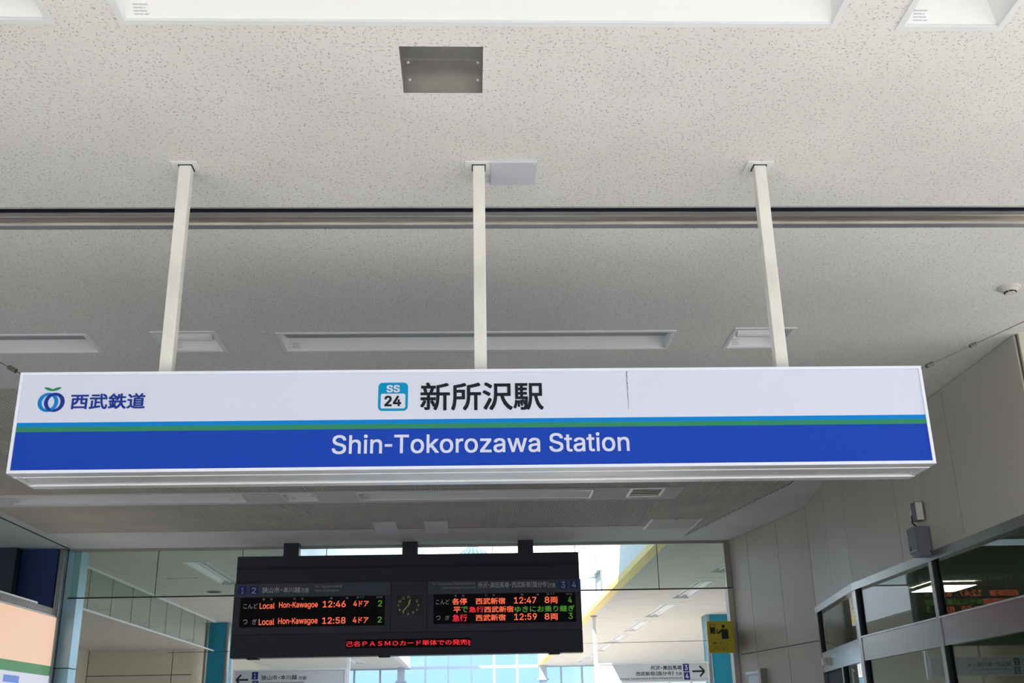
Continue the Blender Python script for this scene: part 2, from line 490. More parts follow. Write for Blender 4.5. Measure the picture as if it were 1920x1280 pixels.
# letter outlines: advance and contours in thousandths of the type size
LATIN = {
    'A': (480, '16,0 201,509 276,509 463,0 395,0 287,302 264,372 232,478 245,478 213,371 191,302 85,0|110,142 110,199 370,199 370,142'),
    'C': (510, '267,-7 235,-5 205,1 177,11 150,25 126,42 104,63 86,88 70,115 57,146 48,179 42,215 40,254 42,293 48,329 57,362 70,393 86,421 104,445 126,466 150,484 177,498 205,508 235,514 267,516 293,514 317,511 340,504 362,496 383,485 402,471 419,456 435,438 448,418 459,397 467,373 473,348 408,348 404,365 397,380 389,395 380,407 369,418 357,428 344,437 330,444 315,449 300,453 284,455 267,456 237,453 209,445 184,432 161,414 141,391 125,364 113,332 106,295 103,254 106,213 113,177 125,145 141,117 161,94 184,76 210,63 237,56 267,53 284,54 300,56 315,60 330,65 344,72 357,81 369,90 380,102 389,114 397,128 404,144 408,160 473,160 467,135 459,112 448,91 435,71 420,53 402,38 383,24 363,13 341,5 317,-2 293,-6'),
    'F': (410, '60,0 60,509 369,509 369,452 125,452 125,278 346,278 346,221 125,221 125,0'),
    'H': (517, '60,0 60,509 125,509 125,289 392,289 392,509 457,509 457,0 392,0 392,232 125,232 125,0'),
    'K': (467, '104,145 104,216 139,261 174,303 212,344 364,509 448,509 231,276|60,0 60,509 125,509 125,334 124,225 125,193 125,0|372,0 188,259 228,309 449,0'),
    'L': (393, '60,0 60,509 125,509 125,57 361,57 361,0'),
    'M': (628, '60,0 60,509 152,509 277,187 287,159 299,123 311,84 322,49 307,49 318,83 330,121 342,158 352,187 476,509 568,509 568,0 504,0 504,291 504,327 505,369 506,413 507,457 498,409 482,363 467,322 456,291 342,0 286,0 170,291 159,321 145,361 129,408 112,457 120,416 121,372 122,328 122,291 122,0'),
    'O': (533, '267,-7 235,-5 205,1 177,11 150,25 126,42 105,63 86,88 70,115 57,146 48,179 42,215 40,254 42,293 48,329 57,362 70,393 86,421 105,445 126,466 150,484 177,498 205,508 235,514 267,516 299,514 329,508 357,498 384,484 408,466 429,445 448,421 464,393 477,362 486,329 491,293 493,254 491,215 486,179 477,146 464,115 448,88 429,63 408,42 384,25 357,11 329,1 299,-5|267,53 296,55 324,63 349,76 372,94 392,116 408,144 420,176 428,213 430,254 428,295 420,332 408,365 392,392 372,415 349,433 324,446 296,453 267,456 237,453 210,445 184,433 161,415 142,392 125,364 113,332 106,295 103,254 106,213 113,176 125,144 142,117 161,94 184,76 210,63 237,55'),
    'P': (445, '60,0 60,509 235,509 272,506 305,499 332,487 356,471 375,452 390,430 400,404 407,377 409,348 407,318 400,291 390,265 375,243 356,223 332,207 305,195 272,188 235,186 109,186 109,242 233,242 257,244 279,248 297,256 312,266 324,279 333,294 339,310 343,328 344,348 343,367 339,385 333,402 324,416 312,428 297,439 279,446 257,451 232,452 125,452 125,0'),
    'S': (447, '224,-9 188,-7 156,-1 128,9 102,23 81,40 64,60 51,83 42,109 38,137 104,137 108,118 114,102 123,88 136,76 150,66 166,59 185,53 204,50 224,49 246,50 267,54 286,60 303,69 317,79 329,92 338,106 344,122 346,139 344,154 340,168 332,179 322,189 310,197 296,205 245,222 184,239 145,253 112,269 86,289 67,313 56,341 52,372 54,400 62,425 75,448 92,468 113,484 138,498 165,508 195,514 227,516 259,514 289,508 316,498 340,484 360,468 377,449 390,427 398,403 401,378 337,378 332,402 320,421 302,437 280,449 254,456 225,459 204,457 185,454 167,448 152,440 139,430 129,418 121,405 117,391 115,376 117,359 122,345 131,334 142,324 155,315 169,308 212,293 264,279 312,264 328,256 344,248 359,238 372,226 384,213 395,198 402,180 407,161 408,139 406,112 399,87 386,64 370,43 349,25 323,11 294,0 261,-7'),
    'T': (449, '32,452 32,509 417,509 417,452 257,452 257,0 193,0 193,452'),
    'a': (389, '160,-9 137,-7 115,-3 94,5 76,15 60,29 48,45 38,63 32,84 30,108 32,128 36,146 43,161 53,174 64,184 78,193 92,200 108,206 125,211 178,220 234,227 247,229 257,231 265,235 271,240 274,246 276,255 275,272 272,285 267,297 260,307 251,315 240,322 227,327 212,330 196,331 178,330 163,327 149,322 137,316 127,309 118,301 110,292 104,283 100,274 41,291 51,313 64,331 79,346 95,358 114,368 133,375 153,380 173,383 194,384 239,379 255,375 271,369 286,360 300,350 312,336 322,320 330,301 335,278 337,251 337,0 277,0 277,52 252,25 242,16 229,8 215,1 199,-4 181,-7|170,45 192,47 211,51 228,59 242,68 254,80 263,93 270,108 274,122 276,138 276,190 259,182 231,176 200,171 175,168 134,159 122,153 112,147 103,139 97,130 93,118 92,105 93,93 96,82 102,72 109,64 119,57 130,52 142,48 156,46'),
    'b': (424, '229,-8 208,-7 189,-3 172,4 159,12 147,21 138,31 118,59 112,0 53,0 53,509 114,509 114,319 137,346 147,355 158,364 171,373 188,379 207,383 229,384 259,382 287,374 313,361 335,342 354,320 370,293 381,261 388,227 390,189 388,151 381,116 370,84 355,57 336,34 313,16 288,3 260,-6|220,47 242,49 262,55 279,66 294,80 306,97 316,117 323,139 327,163 328,189 327,215 323,239 316,261 307,281 295,298 280,311 262,322 243,328 220,330 198,328 178,322 161,312 147,299 134,282 125,263 118,241 114,216 113,189 114,162 118,138 125,115 135,95 147,78 162,65 179,55 198,49'),
    'c': (396, '207,-8 174,-5 144,3 117,16 93,35 72,58 56,85 44,116 37,150 34,187 37,225 44,260 56,291 72,318 93,341 117,360 144,374 174,382 207,384 226,384 243,381 260,377 276,371 291,364 305,356 318,346 330,335 340,322 349,308 356,293 362,277 303,262 290,289 270,311 242,325 207,330 184,328 163,321 145,310 130,296 118,278 108,258 102,236 98,212 96,187 98,163 102,139 108,117 118,97 130,80 145,66 163,55 184,49 207,46 243,52 271,66 292,89 304,117 363,102 357,86 350,70 341,56 331,43 319,32 306,21 292,12 277,5 261,-1 244,-5 226,-7'),
    'd': (424, '195,-8 165,-6 137,3 111,16 89,34 70,57 55,84 43,116 36,151 34,189 36,227 43,261 55,293 70,320 89,342 112,361 137,374 165,382 196,384 218,383 237,379 253,373 267,364 278,355 287,346 306,319 311,509 372,509 372,0 313,0 313,59 287,31 277,21 266,12 252,4 236,-3 217,-7|205,47 226,49 246,55 263,65 278,78 290,95 299,115 306,138 310,162 312,189 310,216 306,241 300,263 290,282 278,299 263,312 246,322 227,328 205,330 182,328 162,322 145,311 130,298 118,281 108,261 102,239 98,215 96,189 98,163 102,139 109,117 118,97 130,80 145,66 162,55 182,49'),
    'e': (404, '212,-8 177,-5 145,3 117,16 92,35 72,58 56,85 44,116 37,150 34,187 36,224 44,258 55,290 71,317 91,340 115,359 142,373 172,382 205,384 226,383 246,380 266,374 285,366 303,355 319,341 334,324 347,305 357,282 365,256 370,227 371,194 371,169 75,169 75,221 338,221 310,202 308,226 304,248 298,269 288,286 277,301 263,314 246,323 227,328 205,330 183,328 164,323 146,313 131,301 119,286 109,270 102,251 97,231 96,211 96,178 98,151 102,127 110,106 121,88 135,73 151,61 169,53 190,48 212,46 227,47 241,49 254,53 265,58 276,65 285,73 294,82 300,93 306,105 365,91 358,72 348,55 335,39 320,26 302,14 283,4 261,-3 237,-7'),
    'f': (254, '228,379 228,327 6,327 6,379|81,0 81,432 82,452 87,470 96,486 107,499 120,510 135,519 152,525 169,529 187,530 222,527 243,521 227,468 215,472 195,474 178,472 164,468 154,460 147,449 143,435 142,419 142,0'),
    'g': (425, '207,-151 180,-149 156,-146 134,-140 114,-132 97,-122 82,-110 70,-97 59,-84 51,-69 101,-41 122,-66 131,-74 142,-82 154,-88 169,-93 187,-96 207,-97 236,-95 261,-87 282,-75 298,-58 308,-34 311,-6 311,68 287,41 277,32 266,23 252,16 236,10 217,6 195,5 165,7 138,14 113,27 90,43 71,65 55,90 43,120 36,154 34,191 36,229 43,263 55,293 71,320 90,342 112,361 138,374 166,382 196,384 218,383 237,379 253,373 267,365 279,356 288,346 308,319 313,379 372,379 372,-9 370,-40 363,-67 350,-90 334,-109 314,-124 291,-136 265,-144 237,-149|205,59 227,61 246,66 264,75 278,87 290,103 300,121 307,142 311,166 312,193 311,219 307,242 300,264 291,283 279,299 264,312 247,322 227,328 205,330 182,328 163,322 145,312 130,298 118,282 109,262 102,241 98,218 96,193 98,167 102,144 109,123 118,104 131,88 145,76 163,66 183,61'),
    'h': (410, '114,227 114,0 53,0 53,509 114,509 114,287 102,287 116,319 132,344 152,362 175,374 200,382 227,384 252,383 275,377 295,369 313,356 328,340 341,321 350,298 355,271 357,240 357,0 296,0 296,235 293,263 286,286 273,304 256,318 235,326 210,329 192,328 176,324 161,317 147,308 136,297 126,283 119,266 115,248'),
    'i': (167, '53,0 53,379 114,379 114,0|84,443 73,444 63,448 54,455 47,463 43,472 41,483 43,494 47,504 54,512 63,518 73,522 84,524 95,522 105,518 114,512 121,504 125,494 126,483 125,472 121,463 114,455 105,448 95,444'),
    'j': (167, '53,379 114,379 114,-30 112,-52 108,-72 102,-90 92,-106 80,-119 65,-129 47,-137 27,-141 4,-143 -10,-143 -10,-87 2,-87 18,-85 31,-80 40,-72 47,-61 51,-46 53,-29|83,443 72,444 62,448 53,455 47,463 42,472 41,483 42,494 47,504 53,512 62,518 72,522 83,524 95,522 105,518 114,512 120,504 125,494 126,483 125,472 120,463 114,455 105,448 95,444'),
    'k': (381, '110,137 110,212 121,212 284,379 360,379 184,199|53,0 53,509 114,509 114,0|294,0 148,186 191,229 372,0'),
    'l': (189, '139,-2 112,0 91,8 74,20 62,37 55,59 53,84 53,509 114,509 114,99 114,83 117,71 120,62 126,57 135,53 146,52 160,53 170,54 181,3 162,-1'),
    'm': (610, '53,0 53,379 112,379 112,295 114,314 122,331 132,346 144,358 158,368 172,376 187,382 203,385 219,386 245,383 268,375 287,361 303,342 314,320 321,295 312,295 318,312 326,329 337,343 350,356 364,366 381,375 398,381 417,385 437,386 458,385 478,380 497,372 514,361 529,346 541,328 550,307 555,283 557,255 557,0 496,0 496,254 493,279 485,298 473,313 456,323 438,329 419,330 402,329 387,326 374,320 363,312 353,302 345,290 340,277 336,263 335,247 335,0 274,0 274,260 272,280 265,297 253,311 238,322 220,328 199,330 185,329 171,326 158,320 145,312 135,302 126,289 119,274 115,257 114,238 114,0'),
    'n': (410, '114,227 114,0 53,0 53,379 112,379 112,287 102,287 116,319 132,344 152,362 175,374 200,382 227,384 252,383 275,377 295,369 313,356 328,340 341,321 350,298 355,271 357,240 357,0 296,0 296,235 293,263 286,286 273,304 256,318 235,326 210,329 192,328 176,324 161,317 147,308 136,297 126,283 119,266 115,248'),
    'o': (415, '207,-8 174,-5 144,3 117,16 93,35 72,58 56,85 44,116 37,150 34,187 37,225 44,260 56,291 72,318 93,341 117,360 144,374 174,382 207,384 241,382 271,374 299,360 323,341 343,318 359,291 371,260 379,225 381,187 379,150 371,116 359,85 343,58 323,35 299,16 271,3 241,-5|207,46 231,49 252,55 270,66 285,80 298,97 307,117 314,139 318,163 319,187 318,212 314,236 307,258 298,278 285,296 270,310 252,321 231,328 207,330 184,328 163,321 145,310 130,296 118,278 108,258 102,236 98,212 96,187 98,163 102,139 108,117 118,97 130,80 145,66 163,55 184,49'),
    'r': (259, '53,0 53,379 112,379 112,321 124,339 137,354 152,367 171,377 191,383 213,385 229,384 243,384 243,322 230,324 207,326 190,324 174,321 159,315 146,306 135,296 126,284 119,269 115,254 114,237 114,0'),
    's': (365, '182,-8 157,-7 133,-3 112,3 93,12 76,24 62,38 50,54 41,73 36,94 94,107 101,87 111,72 124,60 141,52 160,47 181,45 206,47 227,53 244,62 258,74 265,88 268,103 266,115 262,126 254,136 243,144 229,150 212,155 149,170 118,180 92,192 72,208 58,227 50,249 47,274 49,295 55,314 65,332 79,347 95,360 115,370 137,378 161,383 187,384 212,383 234,379 254,372 271,363 286,352 299,339 309,324 318,308 324,290 268,277 262,291 254,304 243,316 228,325 210,331 187,333 166,331 147,326 131,317 119,305 111,292 109,277 110,264 115,253 124,243 136,235 152,229 172,223 229,209 261,200 287,187 306,171 320,153 328,131 331,107 329,85 323,65 312,47 298,31 281,18 260,6 236,-2 210,-7'),
    't': (227, '204,379 204,327 6,327 6,379|65,471 126,471 126,98 127,83 130,70 136,61 144,55 156,51 170,50 185,51 202,54 213,2 192,-3 168,-4 138,-1 113,7 92,21 77,41 68,64 65,93'),
    'u': (410, '182,-5 158,-3 135,2 115,11 97,23 82,39 69,59 60,82 54,109 53,139 53,379 114,379 114,144 116,117 124,94 137,75 154,61 175,53 200,50 218,51 234,55 249,62 263,71 274,83 283,97 290,113 295,132 296,153 296,379 357,379 357,0 298,0 298,92 307,92 294,60 277,35 257,17 234,5 209,-3'),
    'w': (567, '138,0 23,379 87,379 133,214 154,137 175,41 165,41 186,135 206,214 252,379 316,379 362,214 382,136 402,41 391,41 413,135 434,214 480,379 545,379 429,0 368,0 319,172 305,225 291,280 277,338 291,338 277,280 263,225 248,172 199,0'),
    'y': (389, '47,-139 61,-86 71,-87 83,-89 94,-90 104,-89 113,-86 122,-81 130,-74 138,-64 145,-51 151,-36 163,-1 17,379 84,379 165,155 187,87 206,21 184,21 202,87 224,155 305,379 371,379 204,-58 196,-77 187,-93 177,-107 165,-119 153,-128 139,-136 125,-141 109,-144 91,-145 65,-143'),
    'z': (380, '42,0 42,46 254,320 48,323 48,379 333,379 333,331 126,60 339,56 339,0'),
    '0': (453, '227,-7 191,-3 158,7 130,24 105,48 85,77 69,113 60,144 53,178 49,214 48,254 49,294 53,330 60,364 69,395 85,431 106,461 130,484 159,502 191,512 227,516 262,512 295,502 323,484 348,461 368,431 384,395 393,364 400,330 404,294 405,254 404,214 400,178 393,144 384,113 368,77 348,48 323,24 295,7 263,-3|227,50 250,52 271,60 290,74 306,92 320,116 330,144 338,176 342,213 344,254 342,295 338,332 330,365 320,393 306,416 290,435 271,449 250,457 227,460 203,457 182,449 163,435 147,416 134,393 123,365 115,332 111,295 109,254 111,213 115,176 123,144 134,116 147,92 163,74 182,60 203,52'),
    '1': (453, '76,0 76,55 391,55 391,0|276,509 276,0 212,0 212,448 86,358 86,427 198,509'),
    '2': (453, '64,0 64,47 234,229 282,282 294,298 303,312 311,327 316,341 319,356 320,371 319,389 315,405 308,419 298,431 287,441 273,449 258,455 241,458 224,460 205,458 188,454 172,447 159,438 148,427 139,413 132,398 128,381 127,362 66,362 68,391 75,418 86,442 102,464 121,482 143,496 168,507 196,513 225,516 254,513 281,507 306,497 328,482 346,465 361,445 372,423 379,398 381,372 380,354 377,336 371,318 363,299 351,280 336,259 267,180 153,60 389,57 389,0'),
    '3': (453, '218,-7 188,-5 159,1 133,10 108,22 88,38 70,57 57,79 48,104 44,132 109,132 112,115 118,100 126,87 137,76 150,66 165,59 182,54 200,51 219,50 239,51 258,55 275,61 291,69 304,80 315,93 323,108 328,125 329,145 328,163 323,180 316,196 306,211 292,223 275,234 254,241 229,246 201,248 157,248 157,299 288,448 70,452 70,509 372,509 372,461 211,278 211,289 247,290 279,286 308,276 333,262 354,244 371,222 383,198 391,173 393,145 390,116 383,90 370,66 354,45 333,27 309,12 281,2 251,-5'),
    '4': (453, '40,105 40,158 247,509 311,509 109,166 413,163 413,105|282,0 282,121 282,146 282,318 343,318 343,0'),
    '5': (453, '221,-7 192,-5 165,1 140,11 118,25 99,41 83,60 71,82 63,105 60,130 122,130 125,115 130,102 138,89 148,78 160,68 173,60 188,54 204,51 221,50 241,51 259,56 276,64 291,75 304,89 314,104 322,122 326,141 328,162 326,183 321,203 314,221 303,237 290,251 275,262 257,270 238,275 218,277 201,276 184,273 167,268 152,262 139,255 128,246 67,253 96,509 366,509 366,452 151,452 134,301 148,311 162,318 178,325 194,330 212,333 229,334 252,332 274,328 294,321 313,311 330,299 345,285 358,269 370,251 379,231 386,210 390,187 391,163 388,132 381,102 369,76 352,52 332,32 309,15 282,3 253,-4'),
    '6': (453, '226,-7 196,-4 168,3 142,15 119,31 100,51 84,74 73,101 66,130 64,162 65,187 71,212 80,239 93,268 112,302 137,340 252,509 322,509 151,261 151,270 157,279 165,288 174,295 184,302 196,307 208,311 221,313 235,314 265,312 291,305 316,295 337,280 355,262 370,240 380,215 387,187 389,157 387,127 379,98 368,73 352,50 333,30 310,14 284,3 257,-4|226,48 245,50 263,55 279,63 293,73 304,86 314,101 322,119 326,137 327,157 326,178 322,196 314,213 304,228 293,241 279,251 263,259 245,264 226,265 207,264 190,259 174,252 160,241 148,229 138,214 131,197 126,179 125,158 126,138 131,119 138,102 148,86 160,73 174,63 190,55 207,50'),
    '7': (453, '97,0 323,448 62,452 62,509 391,509 391,449 165,0'),
    '8': (453, '226,-7 193,-5 163,1 136,11 111,25 91,42 74,62 62,84 54,109 52,135 53,156 58,176 65,195 75,212 87,228 101,241 117,252 134,260 153,265 129,276 109,289 93,308 80,330 73,354 70,380 73,405 79,429 90,450 106,469 124,485 146,498 170,508 197,514 226,516 255,514 282,508 306,498 328,485 346,469 361,450 373,429 379,405 382,380 379,354 372,330 359,308 343,289 323,276 300,267 319,260 335,252 351,241 365,228 377,212 387,195 395,176 399,156 401,135 398,109 391,84 378,62 362,42 341,25 317,11 289,1 259,-5|226,49 248,50 267,54 285,60 300,69 313,79 323,91 331,106 335,121 337,139 335,157 330,173 322,189 312,202 298,213 283,223 265,230 247,234 226,235 206,234 187,230 169,223 154,213 140,202 130,189 122,173 117,157 115,139 117,121 121,106 129,91 139,79 152,69 167,60 185,54 205,50|226,290 244,291 260,294 274,300 287,308 298,318 307,330 314,344 318,359 319,376 318,392 314,407 308,420 299,432 288,442 275,449 260,455 244,459 226,460 208,459 192,455 177,449 164,442 153,432 145,420 138,407 134,392 133,376 134,359 138,344 145,330 154,318 165,308 178,300 193,294 209,291'),
    '9': (453, '226,516 256,513 285,506 310,494 333,478 352,458 368,434 380,408 387,378 389,347 387,322 382,296 373,270 359,240 340,207 315,168 200,0 130,0 301,248 302,238 295,229 287,221 278,214 268,207 257,202 245,198 232,195 218,195 188,197 161,203 137,214 116,229 98,247 83,269 72,294 66,321 64,352 66,382 73,411 85,436 101,459 120,479 143,494 168,506 196,513|226,460 207,459 190,454 174,446 160,435 148,423 138,407 131,390 127,372 125,352 127,331 131,313 138,295 148,280 160,268 174,257 190,250 207,245 226,243 245,245 263,249 279,257 293,267 305,280 314,295 322,312 326,330 327,350 326,371 322,390 314,407 305,422 293,435 279,446 263,454 245,459'),
    '-': (258, '222,244 222,188 36,188 36,244'),
    '&': (448, '197,-7 165,-5 136,1 110,12 88,26 69,42 54,62 43,84 36,108 34,133 36,154 40,173 47,189 58,205 70,220 85,235 140,279 216,335 237,352 255,375 259,384 261,394 262,405 260,420 255,434 245,445 233,454 219,459 201,461 189,460 178,457 168,453 159,447 151,440 145,431 141,421 138,411 137,399 138,386 141,375 145,363 169,327 204,284 438,0 364,0 171,231 121,293 108,310 96,327 87,344 81,361 77,379 75,398 77,420 82,440 91,458 102,474 117,488 134,499 154,507 176,512 200,513 224,512 246,507 266,499 283,488 297,475 308,459 317,442 322,424 324,404 323,389 320,375 315,362 309,349 301,336 291,325 256,293 154,217 135,202 121,188 110,174 103,161 98,146 97,131 98,115 102,101 109,87 118,76 130,66 143,57 158,51 175,48 193,46 213,48 232,52 251,59 269,69 286,81 301,95 315,112 327,131 336,151 343,174 348,198 349,224 408,224 406,194 403,167 397,144 389,124 380,107 371,92 345,62 333,47 315,30 294,17 271,7 246,-1 221,-5'),
    ':': (188, '95,-4 83,-3 73,1 63,9 55,18 51,29 50,41 51,53 55,64 63,73 73,81 83,85 95,87 107,85 118,81 128,73 135,64 140,53 141,41 140,29 135,18 128,9 118,1 107,-3|95,271 83,272 73,277 63,284 55,294 51,304 50,316 51,328 55,339 63,349 73,356 83,360 95,362 107,360 118,356 128,349 135,339 140,328 141,316 140,304 135,294 128,284 118,277 107,272'),
    ',': (188, '38,-119 68,71 137,71 84,-119'),
    '(': (273, '89,207 90,244 94,283 101,324 107,354 114,384 122,413 132,441 145,477 160,510 177,539 236,539 219,503 204,466 191,428 179,390 169,351 161,313 156,276 152,241 151,207 152,176 155,145 160,115 167,83 177,50 188,16 198,-10 209,-38 222,-66 236,-96 177,-96 156,-59 139,-21 124,16 111,55 102,93 95,131 90,169'),
    ')': (273, '37,-96 52,-66 64,-37 76,-9 86,18 97,52 106,85 113,116 118,147 121,177 122,207 121,241 117,276 112,313 104,351 94,390 82,428 69,466 54,503 37,539 97,539 113,510 128,477 142,441 151,413 159,384 167,354 173,323 179,283 183,244 184,207 183,168 178,130 171,92 161,53 149,15 134,-22 117,-59 97,-96'),
    '/': (249, '235,533 71,-76 14,-76 178,533'),
}

GLYPH = {}


def fill_mesh(curve):
    o = bpy.data.objects.new('txt', curve)
    COL.objects.link(o)
    bpy.context.view_layer.update()
    me = bpy.data.meshes.new_from_object(o.evaluated_get(bpy.context.evaluated_depsgraph_get()))
    vs = [(v.co.x, v.co.y) for v in me.vertices]
    fs = [tuple(p.vertices) for p in me.polygons]
    bpy.data.objects.remove(o)
    bpy.data.curves.remove(curve)
    bpy.data.meshes.remove(me)
    return vs, fs


def area2(c):
    return sum(c[i][0] * c[(i + 1) % len(c)][1] - c[(i + 1) % len(c)][0] * c[i][1] for i in range(len(c)))


def inside(p, c):
    r = False
    for i in range(len(c)):
        (x0, y0), (x1, y1) = c[i], c[(i + 1) % len(c)]
        if (y0 > p[1]) != (y1 > p[1]) and p[0] < (x1 - x0) * (p[1] - y0) / (y1 - y0) + x0:
            r = not r
    return r


def one_glyph(ch):
    """outline of one character as (advance, vertices with layer, faces)"""
    if ch in GLYPH:
        return GLYPH[ch]
    if ch in LATIN:
        adv, src = LATIN[ch]
        cs = [[tuple(int(v) * 0.00158 for v in p.split(',')) for p in c.split(' ')] for c in src.split('|')]
        sgn = -1 if area2(max(cs, key=lambda c: abs(area2(c)))) < 0 else 1
        outer = [c for c in cs if area2(c) * sgn > 0]
        hole = [c for c in cs if area2(c) * sgn <= 0]
        vs, fs = [], []
        for lay, oc in enumerate(outer):
            cu = bpy.data.curves.new('txt', 'CURVE')
            cu.dimensions = '2D'
            cu.fill_mode = 'BOTH'
            for c in [oc] + [h for h in hole if inside(h[0], oc)]:
                sp = cu.splines.new('POLY')
                sp.points.add(len(c) - 1)
                for i, p in enumerate(c):
                    sp.points[i].co = (p[0], p[1], 0, 1)
                sp.use_cyclic_u = True
            v_, f_ = fill_mesh(cu)
            k_ = len(vs)
            vs += [(x, y, lay) for x, y in v_]
            fs += [tuple(k_ + i for i in f) for f in f_]
        GLYPH[ch] = (adv * 0.00158, vs, fs)
    else:
        cu = bpy.data.curves.new('txt', 'FONT')
        cu.body = ch
        cu.resolution_u = 4
        v_, f_ = fill_mesh(cu)
        GLYPH[ch] = (0.55 if ch == '・' else (0.34 if ch in '()' else 1.0), [(x, y, 0) for x, y in v_], f_)
    return GLYPH[ch]


def glyphs(s):
    vs, fs, pen = [], [], 0.0
    for ch in s:
        if ch == ' ':
            pen += 0.28
            continue
        adv, v_, f_ = one_glyph(ch)
        k_ = len(vs)
        dx = pen - (0.22 if ch == '・' else 0.0)
        vs += [(x + dx, y, l) for x, y, l in v_]
        fs += [tuple(k_ + i for i in f) for f in f_]
        pen += adv
    return vs, fs


def text(parent, s, x0, x1, z0, z1, y, m, bold=0.0, name='lettering'):
    """lettering film on a plane facing -Y, filling the given rectangle; bold thickens the strokes by
    laying the film in a few slightly shifted layers"""
    vs, fs = glyphs(s)
    ax, bx = min(v[0] for v in vs), max(v[0] for v in vs)
    az, bz = min(v[1] for v in vs), max(v[1] for v in vs)
    kz = (z1 - z0) / (bz - az + 2 * bold)
    kx = (x1 - x0) / (bx - ax + 2 * bold)
    mb = MB()
    dirs = [(0, 0)]
    if bold:
        dirs = [(-1, -1), (0, -1), (1, -1), (1, 0), (1, 1), (0, 1), (-1, 1), (-1, 0)]
    for n_, (dx, dz) in enumerate(dirs):
        k_ = len(mb.v)
        mb.v += [(x0 + (v[0] - ax + bold + dx * bold) * kx, y - 0.00008 * (n_ * 2 + v[2]), z0 + (v[1] - az + bold + dz * bold) * kz) for v in vs]
        mb.f += [tuple(k_ + i for i in f) for f in fs]
    mb.mi = [0] * len(mb.f)
    return mb.build(name, m, parent)


def flat(mb, pts, y0, y1):
    """prism of a plan outline in the XZ plane (pts anticlockwise seen from -Y)"""
    n = len(pts)
    k = len(mb.v)
    mb.v += [(x, y0, z) for x, z in pts] + [(x, y1, z) for x, z in pts]
    mb.f.append(tuple(k + i for i in range(n)))
    mb.f.append(tuple(k + n + n - 1 - i for i in range(n)))
    for i in range(n):
        j = (i + 1) % n
        mb.f.append((k + j, k + i, k + n + i, k + n + j))
    mb.mi += [mb.cur] * (n + 2)
    return mb


def rrect(x0, x1, z0, z1, r, n=6):
    p = []
    for cx, cz, a in ((x1 - r, z1 - r, 0), (x0 + r, z1 - r, 90), (x0 + r, z0 + r, 180), (x1 - r, z0 + r, 270)):
        for i in range(n + 1):
            t = math.radians(a + 90 * i / n)
            p.append((cx + r * math.cos(t), cz + r * math.sin(t)))
    return p


H = 4.0  # ceiling height


def grid_plane(mb, x0, x1, y0, y1, z, holes):
    """horizontal ceiling sheet with rectangular openings"""
    xs = sorted(set([x0, x1] + [h[i] for h in holes for i in (0, 1) if x0 < h[i] < x1]))
    ys = sorted(set([y0, y1] + [h[i] for h in holes for i in (2, 3) if y0 < h[i] < y1]))
    for j in range(len(ys) - 1):
        cy = (ys[j] + ys[j + 1]) / 2
        run = None
        for i in range(len(xs) - 1):
            cx = (xs[i] + xs[i + 1]) / 2
            inside = any(h[0] < cx < h[1] and h[2] < cy < h[3] for h in holes)
            if inside:
                if run is not None:
                    mb.poly([(run, ys[j], z), (run, ys[j + 1], z), (xs[i], ys[j + 1], z), (xs[i], ys[j], z)])
                    run = None
            elif run is None:
                run = xs[i]
        if run is not None:
            mb.poly([(run, ys[j], z), (run, ys[j + 1], z), (xs[-1], ys[j + 1], z), (xs[-1], ys[j], z)])


